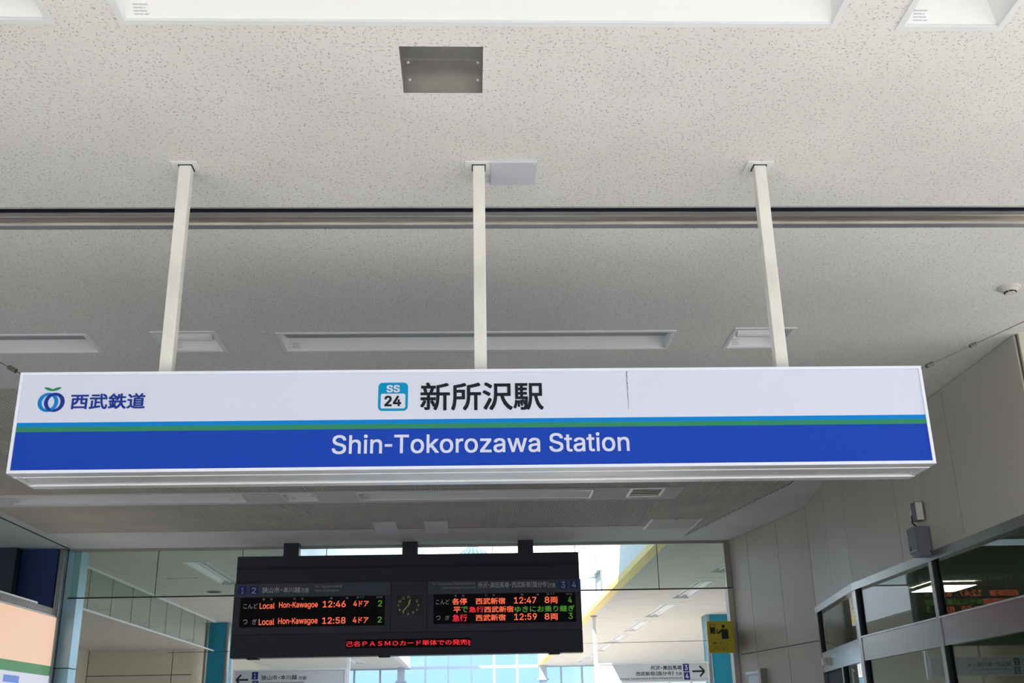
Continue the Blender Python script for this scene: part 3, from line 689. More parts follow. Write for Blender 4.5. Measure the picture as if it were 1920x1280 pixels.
# departure board lettering: text, x0, x1, z0, z1 in metres, ink
BOARD_TEXT = [
    ('狭山市・本川越', -2.717, -2.228, 3.356, 3.428, 'w'),
    ('方面', -2.219, -2.118, 3.355, 3.415, 'w'),
    ('for Sayamashi &', -2.039, -1.689, 3.406, 3.448, 'g'),
    ('Hon-Kawagoe', -2.037, -1.731, 3.353, 3.396, 'g'),
    ('種', -2.705, -2.678, 3.263, 3.288, 'w'),
    ('別', -2.606, -2.579, 3.263, 3.288, 'w'),
    ('行', -2.31, -2.28, 3.263, 3.288, 'w'),
    ('先', -2.211, -2.18, 3.265, 3.289, 'w'),
    ('時', -1.837, -1.806, 3.265, 3.29, 'w'),
    ('刻', -1.636, -1.605, 3.265, 3.29, 'w'),
    ('両・ドア', -1.494, -1.399, 3.27, 3.295, 'w'),
    ('のりば', -1.244, -1.164, 3.269, 3.294, 'w'),
    ('こんど', -2.944, -2.761, 3.162, 3.227, 'w'),
    ('Local', -2.737, -2.546, 3.157, 3.231, 'o'),
    ('Hon-Kawagoe', -2.49, -1.994, 3.147, 3.238, 'o'),
    ('12:46', -1.93, -1.636, 3.162, 3.245, 'o'),
    ('4ドア', -1.537, -1.339, 3.166, 3.243, 'o'),
    ('2', -1.22, -1.167, 3.164, 3.242, 'gr'),
    ('つ', -2.939, -2.882, 2.969, 3.027, 'w'),
    ('ぎ', -2.82, -2.762, 2.964, 3.032, 'w'),
    ('Local', -2.736, -2.539, 2.954, 3.032, 'o'),
    ('Hon-Kawagoe', -2.489, -1.988, 2.944, 3.037, 'o'),
    ('12:58', -1.929, -1.631, 2.957, 3.038, 'o'),
    ('4ドア', -1.538, -1.338, 2.959, 3.038, 'o'),
    ('2', -1.221, -1.167, 2.962, 3.037, 'gr'),
    ('for Tokorozawa,Takadanobaba &', -0.518, 0.031, 3.417, 3.458, 'g'),
    ('Seibu-Shinjuku(Kokubunji)', -0.4, 0.039, 3.363, 3.407, 'g'),
    ('所沢・高田馬場・西武新宿(国分寺)', 0.076, 0.992, 3.372, 3.452, 'w'),
    ('方面', 0.998, 1.085, 3.37, 3.431, 'w'),
    ('種', -0.233, -0.205, 3.272, 3.297, 'w'),
    ('別', -0.132, -0.105, 3.272, 3.297, 'w'),
    ('行', 0.163, 0.192, 3.272, 3.297, 'w'),
    ('先', 0.264, 0.293, 3.272, 3.297, 'w'),
    ('時', 0.632, 0.663, 3.273, 3.298, 'w'),
    ('刻', 0.836, 0.867, 3.272, 3.296, 'w'),
    ('両・ドア', 0.971, 1.068, 3.274, 3.3, 'w'),
    ('のりば', 1.223, 1.301, 3.272, 3.296, 'w'),
    ('こんど', -0.472, -0.295, 3.178, 3.241, 'w'),
    ('各停', -0.262, -0.071, 3.17, 3.253, 'o'),
    ('西武新宿', 0.042, 0.427, 3.17, 3.251, 'o'),
    ('12:47', 0.541, 0.831, 3.173, 3.255, 'o'),
    ('8両', 0.94, 1.111, 3.167, 3.254, 'o'),
    ('4', 1.245, 1.295, 3.17, 3.252, 'gr'),
    ('平', -0.246, -0.154, 3.067, 3.144, 'o'),
    ('で', -0.146, -0.06, 3.073, 3.145, 'gr'),
    ('急行', -0.044, 0.145, 3.07, 3.144, 'r'),
    ('西武新宿', 0.153, 0.531, 3.066, 3.143, 'o'),
    ('ゆきにお乗り継ぎ', 0.547, 1.327, 3.062, 3.141, 'gr'),
    ('つ', -0.471, -0.413, 2.982, 3.035, 'w'),
    ('ぎ', -0.351, -0.294, 2.98, 3.036, 'w'),
    ('急行', -0.259, -0.069, 2.96, 3.048, 'r'),
    ('西武新宿', 0.041, 0.427, 2.961, 3.042, 'o'),
    ('12:59', 0.54, 0.833, 2.965, 3.047, 'o'),
    ('8両', 0.933, 1.107, 2.958, 3.043, 'o'),
    ('3', 1.242, 1.299, 2.967, 3.045, 'gr'),
    ('己名ＰＡＳＭＯカード単体での発売', -1.608, -0.07, 2.669, 2.736, 'r'),
    ('を', -0.063, -0.025, 2.66, 2.731, 'r'),
]


# ================================================================== the setting
# ---- ground and floors
struct(MB().box(-300, 300, -300, -3.5, -0.14, -0.06).build('ground', M['asphalt']))
struct(MB().box(-60, 60, -3.5, 2.5, -0.14, 0.0).build('pavement', M['ground']))
struct(MB().box(-14, 6.5, 2.5, 14.45, -0.14, 0.0).build('floor', M['floor_dark']))
struct(MB().box(6.5, 60, 2.5, 6.44, -0.14, 0.0).build('pavement', M['ground']))
struct(MB().box(4.05, 9.0, 6.57, 14.2, 0.0, 0.01).build('floor', M['room_bounce']))  # pale layer added on the unseen floor to bounce light into the room
struct(MB().box(6.5, 14, 6.44, 14.45, -0.14, 0.0).build('floor', M['floor_dark']))
struct(MB().box(-14, 14, 14.45, 44.0, -0.14, 0.0).build('floor', M['floor']))
struct(MB().box(-300, 300, 44.0, 300, -0.14, -0.06).build('ground', M['asphalt']))
struct(MB().box(-80, 80, -46, -40, -0.1, 12).build('wall_light_block', M['lightblock']))  # unseen block added across the street to keep low sky off the sign
struct(MB().box(-22, -11, -30, -2.0, -0.1, 9).build('wall_light_block', M['lightblock']))  # unseen block added on the left to shade that side

CY0, CX1 = -1.45, 5.2                               # unseen street and side canopy edges, set for how far sun reaches in
# ---- ceiling lamps: (x0, x1, y0, y1, small?)
LONG = [(-1.232, 1.332, 2.875, 3.205), (-1.222, 1.308, 6.350, 6.682), (-4.950, -2.424, 6.350, 6.682),
        (-1.208, 1.286, 11.12, 11.50), (-4.934, -2.418, 11.12, 11.50)]
SMALL = [(1.578, 1.952, 2.845, 3.218), (-1.856, -1.482, 2.840, 3.205), (-1.998, -1.617, 6.316, 6.680),
         (1.702, 2.082, 6.314, 6.682), (-1.998, -1.650, 11.12, 11.51)]
VENT = (1.690, 2.045, 11.06, 11.46)
PIT = (-0.260, 0.053, 3.346, 3.652)
TRACK = (-9.0, 5.1, 4.630, 4.862)
SLOT = (-5.350, -5.325, 9.0, 14.42)
RIBS = [(-5.20, 2.25, 7.45, 11.02), (-5.20, 2.25, 11.63, 13.25), (2.25, 2.80, 7.45, 13.25)]
for i in range(22):                                 # ribbed boards end on a slant along the right wall
    xa = 2.80 + 0.025 * i
    RIBS.append((xa, xa + 0.025, 7.45, min(14.1, 10.8 + (3.36 - xa) * 5.8)))
holes = LONG + SMALL + [VENT, PIT, TRACK, SLOT, (CX1, 14.0, CY0, 6.45)] + RIBS
mb = MB()
grid_plane(mb, -14.0, 14.0, CY0, 14.47, H, holes)
ceiling = struct(mb.build('ceiling', M['ceil']))
# ribbed acoustic boards let into the ceiling: ribs and the board behind them
RD = 0.008
mb = MB()
for R_ in RIBS:
    mb.poly([(R_[0], R_[2], H + RD), (R_[0], R_[3], H + RD), (R_[1], R_[3], H + RD), (R_[1], R_[2], H + RD)])
    x = R_[0]
    while x < R_[1] - 0.01:
        mb.box(x, x + 0.0140, R_[2], R_[3], H, H + RD)
        x += 0.0250
mb.build('ribbed_board', M['rib'], ceiling)
# back of the slot along the left edge
MB().box(SLOT[0] - 0.01, SLOT[1] + 0.01, SLOT[2], SLOT[3], H + 0.05, H + 0.06).build('slot_liner', M['dark'], ceiling)

VX0, VX1, VY0, VY1 = -2.42, 2.53, 14.62, 43.0       # open atrium well
HALL_Y = 43.0
hall_long = [(3.87, 4.22, 15.05 + 3.57 * i, 17.55 + 3.57 * i) for i in range(8)]
hall_long += [(-4.17, -3.82, 15.65, 18.12)]
hall_long += [(-4.17, -3.82, 19.22 + 3.57 * i, 21.69 + 3.57 * i) for i in range(6)]
for x0, x1, y1 in ((VX1, 14.0, HALL_Y), (-14.0, VX0, HALL_Y), (VX0, VX1, VY0)):
    mb = MB()
    grid_plane(mb, x0, x1, 14.47, y1, H, hall_long)
    struct(mb.build('ceiling', M['plainceil']))

# roof slab over everything but the atrium
mb = MB()
mb.box(-14, CX1, CY0, 6.45, 4.30, 4.60)
mb.box(-14, 14, 6.45, VY0, 4.30, 4.60)
mb.box(CX1, CX1 + 0.06, CY0, 6.44, 3.99, 4.60)
mb.box(-14, VX0 - 0.15, VY0, 43.2, 4.30, 4.60)
mb.box(VX1 + 0.15, 14, VY0, 43.2, 4.30, 4.60)
mb.box(-14, CX1 + 0.06, CY0 - 0.06, CY0, 3.99, 4.60)
struct(mb.build('ceiling', M['roof']))

# ---- right-hand wall: bends three times, panels with open joints
PA, PB, PC, PD, PE = (3.577, 6.46), (3.590, 10.10), (3.880, 12.20), (3.590, 13.87), (3.494, 14.445)


def ln(p, q):
    return (Vector(q) - Vector(p)).length


g = 0.0045
mb = MB()
W1, W2, W3, W4 = ln(PA, PB), ln(PB, PC), ln(PC, PD), ln(PD, PE)


def panels(P, Q, sb, zb):
    mb.cur = 0
    for i in range(len(sb) - 1):
        for j in range(len(zb) - 1):
            mb.seg(P, Q, sb[i] + g, sb[i + 1] - g, zb[j] + g, zb[j + 1] - g, -0.02, 0.0)
    mb.cur = 1
    mb.seg(P, Q, sb[0], sb[-1], zb[0], zb[-1], -0.10, -0.012)


panels(PA, PB, [0, 1.18, 2.36, W1], [2.86, H])
panels(PB, PC, [0, 1.02, W2], [2.86, H])
panels(PC, PD, [0, 0.81, W3], [0.0, 2.50, H])
panels(PD, PE, [0, W4], [0.0, 2.50, H])
struct(mb.build('wall_right', [M['wall'], M['wallgap']]))
# end wall facing the street
mb = MB()
mb.cur = 0
mb.box(3.60, 5.0, 6.44, 6.46, 0, H)
mb.box(5.008, 6.4, 6.44, 6.46, 0, H)
mb.box(6.408, 14, 6.44, 6.46, 0, H)
mb.cur = 1
mb.box(3.68, 14, 6.462, 6.56, 0, H)
struct(mb.build('wall_front', [M['warmwall'], M['wallgap']]))
# the dim room behind the glazed doors
mb = MB()
mb.box(3.70, 13.9, 6.57, 10.1, 2.98, 3.05)
mb.box(4.04, 13.9, 10.1, 14.30, 2.98, 3.05)
mb.box(9.0, 9.1, 6.6, 14.3, 0.0, 2.98)
mb.box(4.04, 9.0, 14.20, 14.30, 0.0, 2.98)
struct(mb.build('wall_room', M['room']))
struct(MB().box(3.50, 14.0, 14.40, 14.60, 0, H - 0.001).build('wall_back', M['hallwall']))

# ---- glazed doors in the right-hand wall
mb = MB()
P, Q = PA, PB
for s0, s1 in ((0.0, 0.05), (1.80, 1.86), (W1 - 0.06, W1 + 0.005)):
    mb.seg(P, Q, s0, s1, 0.0, 2.79, -0.06, 0.012)
mb.seg(P, Q, 0.0, W1, 2.79, 2.858, -0.06, 0.022)
mb.seg(P, Q, 0.0, W1, 0.0, 0.10, -0.06, 0.010)
door = struct(mb.build('door_1', M['steel']))
for s0, s1 in ((0.05, 1.80), (1.86, W1 - 0.06)):
    MB().seg(P, Q, s0, s1, 2.155, 2.36, -0.05, 0.006).build('transom_bar', M['steel'], door)
    MB().seg(P, Q, s0, s1, 2.36, 2.372, -0.05, 0.016).build('transom_lip', M['rail_light'], door)
    for z0, z1 in ((0.10, 2.155), (2.372, 2.79)):
        k = MB()
        k.seg(P, Q, s0, s0 + 0.014, z0, z1, -0.05, 0.002)
        k.seg(P, Q, s1 - 0.014, s1, z0, z1, -0.05, 0.002)
        k.build('gasket', M['dark'], door)
        MB().seg(P, Q, s0 + 0.014, s1 - 0.014, z0, z1, -0.030, -0.022).build('pane', M['door_glass'], door)
P, Q = PB, PC
mb = MB()
for s0, s1, zt in ((0.005, 0.06, 2.79), (W2 - 0.05, W2, 2.79), (0.95, 0.985, 2.155)):
    mb.seg(P, Q, s0, s1, 0.0, zt, -0.06, 0.012)
mb.seg(P, Q, 0.0, W2, 2.79, 2.858, -0.06, 0.022)
mb.seg(P, Q, 0.0, W2, 0.0, 0.10, -0.06, 0.010)
door2 = struct(mb.build('door_2', M['steel']))
MB().seg(P, Q, 0.06, W2 - 0.05, 2.155, 2.36, -0.05, 0.006).build('transom_bar', M['steel'], door2)
for s0, s1, z0, z1, t in ((0.06, W2 - 0.05, 2.36, 2.79, -0.022), (0.06, 0.95, 0.10, 2.155, -0.022), (0.985, W2 - 0.05, 0.10, 2.02, -0.045)):
    k = MB()
    k.seg(P, Q, s0, s0 + 0.014, z0, z1, -0.06, 0.002)
    k.seg(P, Q, s1 - 0.014, s1, z0, z1, -0.06, 0.002)
    k.build('gasket', M['dark'], door2)
    MB().seg(P, Q, s0 + 0.014, s1 - 0.014, z0, z1, t - 0.008, t).build('pane', M['door_glass'], door2)
MB().seg(P, Q, 0.985, W2 - 0.05, 2.02, 2.155, -0.06, -0.03).build('door_track', M['dark'], door2)

# ---- frameless glass screen across the hall, hung from the ceiling
GY = 14.45
GX = [-5.285, -4.175, -3.060, -1.950, -0.840, 0.275, 1.390, 2.502, 3.415]
mb = MB()
mb.box(-5.30, 3.494, GY - 0.02, GY + 0.02, 3.965, 4.0)
mb.box(3.415, 3.425, GY - 0.02, GY + 0.02, 3.372, 3.965)
mb.box(3.425, 3.484, GY + 0.0, GY + 0.02, 3.372, 3.965)
mb.box(3.484, 3.494, GY - 0.02, GY + 0.02, 3.372, 3.965)
win = struct(mb.build('window_1', M['grille']))
MB().box(-5.30, 3.494, GY - 0.009, GY + 0.009, 3.358, 3.374).build('bottom_rail', M['dark'], win)
for i in range(len(GX) - 1):
    MB().box(GX[i] + 0.004, GX[i + 1] - 0.004, GY - 0.005, GY + 0.005, 3.374, 3.965).build('pane', M['smoke_glass'], win)
k = MB()
for x in GX[1:-1]:
    k.box(x - 0.004, x + 0.004, GY - 0.006, GY + 0.006, 3.374, 3.965)
k.build('joint', M['wallgap'], win)
struct(MB().box(3.42, 3.490, 14.43, 14.60, 0.0, 3.36).build('trim_1', M['wall']))

# ---- hall beyond the screen
mb = MB()
mb.cur = 0
yb = 31.6
for a, b in ((-10.80, -8.475), (-8.455, -7.90)):
    for z0, z1 in ((0, 3.30), (3.32, 4.0)):
        mb.box(a, b, yb, yb + 0.03, z0, z1)
mb.cur = 1
mb.box(-10.85, -7.90, yb + 0.02, yb + 0.12, 0, 4.0)
mb.cur = 0
n = 10                                              # rounded end of the panelled wall
arc = [(-7.90 + 0.42 * math.sin(math.pi / 2 * i / n), yb + 0.42 - 0.42 * math.cos(math.pi / 2 * i / n)) for i in range(n + 1)]
for i in range(n):
    (xa, ya), (xb, yb2) = arc[i], arc[i + 1]
    mb.hexa([(xa, ya, 0), (xb, yb2, 0), (xb - 0.05, yb2 + 0.05, 0), (xa - 0.05, ya + 0.05, 0),
             (xa, ya, 4), (xb, yb2, 4), (xb - 0.05, yb2 + 0.05, 4), (xa - 0.05, ya + 0.05, 4)])
mb.box(-7.48, -7.40, yb + 0.42, 43.0, 0, 4.0)
struct(mb.build('wall_hall', [M['hallwall'], M['wallgap']]))
struct(MB().box(-11.0, -10.82, 14.6, 31.7, 0, 4.0).build('wall_left', M['hallwall']))
struct(MB().box(-14.0, -5.52, 14.48, 14.60, 0, 4.0).build('wall_left', M['hallwall']))

# atrium walls (above the ceiling) with the yellow edge
struct(MB().box(VX1, VX1 + 0.15, VY0, 43.0, 4.09, 9.4).build('wall_atrium', M['voidwall']))
struct(MB().box(VX0 - 0.15, VX0, VY0, 43.0, 4.0, 9.4).build('wall_atrium', M['voidwall']))
struct(MB().box(VX0 - 0.15, VX1 + 0.15, VY0 - 0.15, VY0, 4.0, 9.4).build('wall_atrium', M['voidwall']))
struct(MB().box(VX1 - 0.012, VX1 + 0.15, VY0, 43.0, 3.998, 4.095).build('trim_2', M['yellow']))
struct(MB().box(VX0 - 0.15, VX0 + 0.012, VY0, 43.0, 3.995, 4.10).build('trim_3', M['frame_white']))

# far curtain wall
FY = 43.0
mb = MB()
MX = [-1.83, -0.945, -0.06, 0.825, 1.71]
for x in [-7.3, -6.4, -5.45, -4.55, -3.56] + MX + [3.41, 4.22, 5.05, 5.9, 6.75, 7.6, 8.45, 9.3, 10.15, 11.0, 11.85, 12.7, 13.6]:
    top = 7.3 if x in MX else 4.0
    mb.box(x - 0.035, x + 0.035, FY - 0.06, FY + 0.06, 0, top)
mb.box(-7.4, 13.9, FY - 0.05, FY + 0.05, 3.96, 4.06)
for z in (1.3, 2.65):
    mb.box(-7.4, 13.9, FY - 0.05, FY + 0.05, z - 0.035, z + 0.035)
for z in (5.4, 6.7, 7.3):
    mb.box(VX0, VX1, FY - 0.05, FY + 0.05, z - 0.035, z + 0.035)
cw = struct(mb.build('window_2', M['mullion']))
MB().box(-7.4, 13.9, FY - 0.006, FY + 0.006, 0.0, 3.96).build('pane', M['sky_glass'], cw)
MB().box(VX0, VX1, FY - 0.006, FY + 0.006, 4.06, 7.3).build('pane', M['sky_glass'], cw)
# white gable with a fan of cyan glazing
apex, base, half = 8.75, 7.3, 2.1
gx = 0.05
mb = MB()
flat(mb, [(VX0, base), (gx - half, base), (gx, apex), (gx, 9.4), (VX0, 9.4)], FY - 0.06, FY + 0.06)
flat(mb, [(gx + half, base), (VX1, base), (VX1, 9.4), (gx, 9.4), (gx, apex)], FY - 0.06, FY + 0.06)
struct(mb.build('wall_gable', M['voidwall']))
mb = MB()
for dx in (-1.5, -0.9, -0.3, 0.3, 0.9, 1.5):
    mb.tube((gx + dx, FY, base), (gx + dx * 0.08, FY, apex - abs(dx) * 0.05), 0.035, 6)
gw = struct(mb.build('window_3', M['mullion']))
k = MB()
k.poly([(gx - half, FY + 0.02, base), (gx + half, FY + 0.02, base), (gx, FY + 0.02, apex)])
k.build('pane', M['cyan_glass'], gw)

# glass smoke barrier along the left side of the hall
mb = MB()
mb.box(-5.62, -5.58, 14.9, 24.1, 3.972, 4.0)
mb.box(-5.615, -5.585, 14.9, 24.1, 3.375, 3.40)
bar = struct(mb.build('window_4', M['frame_white']))
ys = [14.9, 16.07, 17.11, 18.15, 19.19, 20.23, 21.27, 22.31, 23.35, 24.1]
for i in range(len(ys) - 1):
    MB().box(-5.604, -5.596, ys[i] + 0.003, ys[i + 1] - 0.003, 3.40, 3.972).build('pane', M['smoke_glass'], bar)
k = MB()
for y in ys[1:-1]:
    k.box(-5.603, -5.597, y - 0.003, y + 0.003, 3.40, 3.972)
k.build('joint', M['wallgap'], bar)

# dark recess over the poster cabinet on the left
mb = MB()
mb.box(-5.93, -5.46, 14.36, 14.42, 0, 3.995)
struct(mb.build('wall_left', M['deepblue']))
struct(MB().box(-9.0, -5.94, 14.20, 14.42, 0, 3.995).build('wall_left', M['board2']))


# ================================================================== things on the ceiling
def lamp(box, small, label, group, sticker=True):
    x0, x1, y0, y1 = box
    t = thing('ceiling_lamp', label, 'ceiling light', ((x0 + x1) / 2, (y0 + y1) / 2, H), group)
    e, d = 0.011, 0.012
    k = MB()                                        # rim, standing just proud of the boards
    k.box(x0 - e, x1 + e, y0 - e, y0 + d, H - 0.006, H + 0.004)
    k.box(x0 - e, x1 + e, y1 - d, y1 + e, H - 0.006, H + 0.004)
    k.box(x0 - e, x0 + d, y0 + d, y1 - d, H - 0.006, H + 0.004)
    k.box(x1 - d, x1 + e, y0 + d, y1 - d, H - 0.006, H + 0.004)
    k.build('rim', M['frame_white'], t)
    a0, a1, b0, b1 = x0 + 0.004, x1 - 0.004, y0 + 0.004, y1 - 0.004
    dep = 0.085 if small else 0.058
    sl = 0.045 if small else 0.075
    ex = 0.05 if small else 0.03
    k = MB()                                        # folded tray: sloping sides and flat back
    B = [(a0, b0, H), (a1, b0, H), (a1, b1, H), (a0, b1, H)]
    T = [(a0 + ex, b0 + sl, H + dep), (a1 - ex, b0 + sl, H + dep), (a1 - ex, b1 - sl, H + dep), (a0 + ex, b1 - sl, H + dep)]
    for i in range(4):
        j = (i + 1) % 4
        k.poly([B[i], B[j], T[j], T[i]])
    k.poly([T[0], T[1], T[2], T[3]])
    k.build('reflector', M['white'], t)
    ym = (y0 + y1) / 2
    if small:
        MB().tube((a0 + 0.035, ym - 0.02, H + 0.045), (a1 - 0.035, ym - 0.02, H + 0.045), 0.042, 20).build('tube', M['frame_white'], t)
    else:
        MB().box(a0 + ex, a1 - ex, b0 + 0.02, b0 + 0.165, H + 0.030, H + dep).build('shade_bar', M['shadebar'], t)  # added grey bar darkens the tray back, where shade falls
    if sticker:
        n = Vector((0, -dep, -sl)).normalized()     # on the far slope
        k = MB()
        for r in range(4):
            f0 = 0.22 + 0.12 * r
            for q, (u0, u1) in enumerate(((0, 0.017), (0.019, 0.033 + 0.003 * (r % 2)), (0.037, 0.052 - 0.005 * (r % 3)))):
                p = []
                for uu, ff in ((u0, f0), (u1, f0), (u1, f0 + 0.05), (u0, f0 + 0.05)):
                    p.append((a0 + 0.045 + uu, b1 - sl * ff - 0.0008, H + dep * ff - 0.0008))
                k.poly(p)
        k.build('sticker', M['sticker'], t)
    return t


LAMP_L = ['long white recessed ceiling light nearest the camera, cut by the photo top edge',
          'long recessed ceiling light above the middle of the station sign',
          'long recessed ceiling light above the left end of the station sign',
          'long recessed light in the ribbed ceiling under the middle of the station sign',
          'long recessed light in the ribbed ceiling at the far left below the sign']
for b_, l_ in zip(LONG, LAMP_L):
    lamp(b_, False, l_, 'long recessed ceiling lights')
SM_L = ['small square white recessed ceiling light in the top right corner of the photo',
        'small square white recessed ceiling light in the top left corner of the photo',
        'small square recessed ceiling light behind the left sign pole',
        'small square recessed ceiling light behind the right sign pole',
        'small square recessed light in the ribbed ceiling left of the long one']
for b_, l_ in zip(SMALL, SM_L):
    lamp(b_, True, l_, 'small square ceiling lights')

# ventilation grille
t = thing('ceiling_vent', 'small white framed louvred grille in the ribbed ceiling below the sign', 'vent', ((VENT[0] + VENT[1]) / 2, (VENT[2] + VENT[3]) / 2, H))
x0, x1, y0, y1 = VENT
k = MB()
for q in ((x0 - 0.01, x1 + 0.01, y0 - 0.01, y0 + 0.02), (x0 - 0.01, x1 + 0.01, y1 - 0.02, y1 + 0.01), (x0 - 0.01, x0 + 0.02, y0 + 0.02, y1 - 0.02), (x1 - 0.02, x1 + 0.01, y0 + 0.02, y1 - 0.02)):
    k.box(q[0], q[1], q[2], q[3], H - 0.008, H + 0.01)
k.build('frame', M['frame_white'], t)
MB().box(x0, x1, y0, y1, H + 0.10, H + 0.11).build('backing', M['board2'], t)
for i in range(4):
    yy = y0 + 0.05 + i * (y1 - y0 - 0.06) / 4
    MB().hexa([(x0 + 0.02, yy, H + 0.002), (x1 - 0.02, yy, H + 0.002), (x1 - 0.02, yy + 0.012, H + 0.002), (x0 + 0.02, yy + 0.012, H + 0.002),
               (x0 + 0.02, yy - 0.04, H + 0.05), (x1 - 0.02, yy - 0.04, H + 0.05), (x1 - 0.02, yy - 0.028, H + 0.05), (x0 + 0.02, yy - 0.028, H + 0.05)]).build('louvre', M['grille'], t)

# folded sheet-metal pan let into the ceiling
x0, x1, y0, y1 = PIT
t = thing('metal_ceiling_pan', 'square folded galvanised metal pan let into the speckled ceiling', 'ceiling panel', ((x0 + x1) / 2, (y0 + y1) / 2, H))
k = MB()
pr_ = [(y0, 0.0), (y0, 0.052), (y0 + 0.146, 0.0515), (y0 + 0.158, 0.0485), (y1, 0.0480), (y1, 0.0)]
for i in range(len(pr_) - 1):
    (ya, za), (yc, zc) = pr_[i], pr_[i + 1]
    k.poly([(x0, ya, H + za), (x1, ya, H + za), (x1, yc, H + zc), (x0, yc, H + zc)])
k.poly([(x0, ya_, H + z_) for ya_, z_ in pr_])
k.poly([(x1, ya_, H + z_) for ya_, z_ in pr_])
k.build('pan', M['galv'], t)
for sx in (x0 + 0.024, x1 - 0.018):
    for yy, hh in ((y0 + 0.168, 0.049), (y1 - 0.022, 0.049)):
        MB().lathe((sx, yy, H + hh), [(0.0001, -0.007), (0.0045, -0.0065), (0.006, -0.003), (0.006, 0.004)], 10).build('screw', M['alu'], t)

# shutter track
t = thing('shutter_track', 'grey weathered metal shutter track running across the speckled ceiling', 'shutter track', (0, 4.75, H))
TX0, TX1 = -9.0, 5.1
MB().box(TX0, TX1, 4.632, 4.638, H - 0.004, H + 0.06).build('near_lip', M['rail_light'], t)
MB().box(TX0, TX1, 4.638, 4.694, H + 0.085, H + 0.10).box(TX0, TX1, 4.690, 4.698, H + 0.004, H + 0.09).build('slot', M['navygap'], t)
MB().box(TX0, TX1, 4.698, 4.710, H - 0.014, H + 0.03).build('middle_lip', M['rail_light'], t)
MB().box(TX0, TX1, 4.710, 4.738, H - 0.004, H + 0.02).box(TX0, TX1, 4.744, 4.802, H - 0.002, H + 0.02).build('rail_plate', M['rail'], t)
MB().box(TX0, TX1, 4.738, 4.744, H + 0.012, H + 0.03).build('groove', M['dark'], t)
MB().box(TX0, TX1, 4.802, 4.810, H - 0.010, H + 0.02).build('far_lip', M['rail_light'], t)
MB().box(TX0, TX1, 4.810, 4.816, H + 0.006, H + 0.03).build('groove', M['dark'], t)
MB().box(TX0, TX1, 4.816, 4.864, H - 0.003, H + 0.02).build('far_flange', M['flange'], t)

# blank plate beside the middle pole
t = thing('blank_cover_plate', 'blank pale grey square cover plate on the ceiling beside the middle pole', 'cover plate', (0.2, 4.285, H))
MB().box(0.095, 0.302, 4.182, 4.390, H - 0.014, H).build('plate', M['plate'], t, 0.002)
for sx in (0.108, 0.289):
    for yy in (4.195, 4.377):
        MB().lathe((sx, yy, H - 0.014), [(0.0001, -0.002), (0.004, -0.002), (0.005, 0.001)], 10).build('screw', M['alu'], t)

# smoke detector
t = thing('smoke_detector', 'round off-white smoke detector on the ceiling at the right', 'smoke detector', (3.165, 5.66, H))
MB().lathe((3.165, 5.66, H), [(0.062, 0.0), (0.062, -0.010), (0.058, -0.014), (0.048, -0.015)], 32).build('base', M['offwhite'], t)
MB().lathe((3.165, 5.66, H), [(0.050, -0.013), (0.048, -0.022), (0.036, -0.030), (0.0001, -0.031)], 32).build('body', M['offwhite'], t)
for a in range(6):
    th = math.radians(a * 60 + 15)
    c, s = math.cos(th), math.sin(th)
    k = MB()
    q = []
    for dz in (-0.037, -0.030):
        for rr, w in ((0.022, -0.010), (0.022, 0.010), (0.034, 0.012), (0.034, -0.012)):
            q.append((3.165 + c * rr - s * w, 5.66 + s * rr + c * w, H + dz))
    k.hexa(q)
    k.build('vent_slit', M['dark'], t)
MB().lathe((3.165, 5.66, H), [(0.026, -0.030), (0.030, -0.039), (0.026, -0.042), (0.0001, -0.043)], 24).build('cap', M['offwhite'], t)

# hatch and two blank boards in the ribbed ceiling
t = thing('ceiling_hatch', 'square access hatch with white edges in the ribbed ceiling near the right wall', 'hatch', (2.48, 13.12, H))
MB().box(2.185, 2.785, 12.80, 13.45, H - 0.006, H + 0.006).build('lid', M['rib'], t)
for a in (2.170, 2.775):
    MB().box(a, a + 0.025, 12.78, 13.47, H - 0.010, H + 0.006).build('edge_strip', M['frame_white'], t)
MB().box(2.46, 2.50, 12.785, 12.80, H - 0.012, H).build('latch', M['grille'], t)
for x0, x1, l_ in ((-1.20, -0.92, 'left of two pale blank boards on the ribbed ceiling above the departure board'), (-0.58, -0.29, 'right of two pale blank boards on the ribbed ceiling above the departure board')):
    o = MB().box(x0, x1, 12.77, 13.55, H - 0.004, H).build('blank_board', M['blank'])
    tag(o, l_, 'ceiling board', 'blank boards in the ribbed ceiling')

# ================================================================== the big station sign
SX0, SX1, SY0, SY1, SZ0, SZ1 = -1.808, 1.868, 4.137, 4.410, 2.583, 2.997
sign = thing('station_sign', 'long white and blue box sign with the station name hanging from three poles', 'station sign', (0.03, 4.27, SZ0))
k = MB()
k.box(SX0, SX1, SY0, SY1, SZ0 + 0.018, SZ1)
k.build('housing', M['alu'], sign)
k = MB()                                            # rim round the face
w = 0.012
k.box(SX0, SX1, SY0 - 0.012, SY0, SZ1 - w, SZ1)
k.box(SX0, SX1, SY0 - 0.012, SY0, SZ0, SZ0 + w)
k.box(SX0, SX0 + w, SY0 - 0.012, SY0, SZ0 + w, SZ1 - w)
k.box(SX1 - w, SX1, SY0 - 0.012, SY0, SZ0 + w, SZ1 - w)
k.build('face_rim', M['sign_rim'], sign)
MB().box(SX0 + 0.012, SX1 - 0.012, SY0 + 0.062, SY1 - 0.060, SZ0 + 0.004, SZ0 + 0.018).build('bottom_cover', M['alu'], sign)
for ya, yb_ in ((SY0, SY0 + 0.056), (SY1 - 0.054, SY1)):
    MB().box(SX0, SX1, ya, yb_, SZ0, SZ0 + 0.018).build('bottom_lip', M['alu'], sign)
for ya in (SY0 + 0.056, SY1 - 0.060):
    MB().box(SX0, SX1, ya, ya + 0.006, SZ0 - 0.002, SZ0 + 0.018).build('bottom_bead', M['frame_white'], sign)
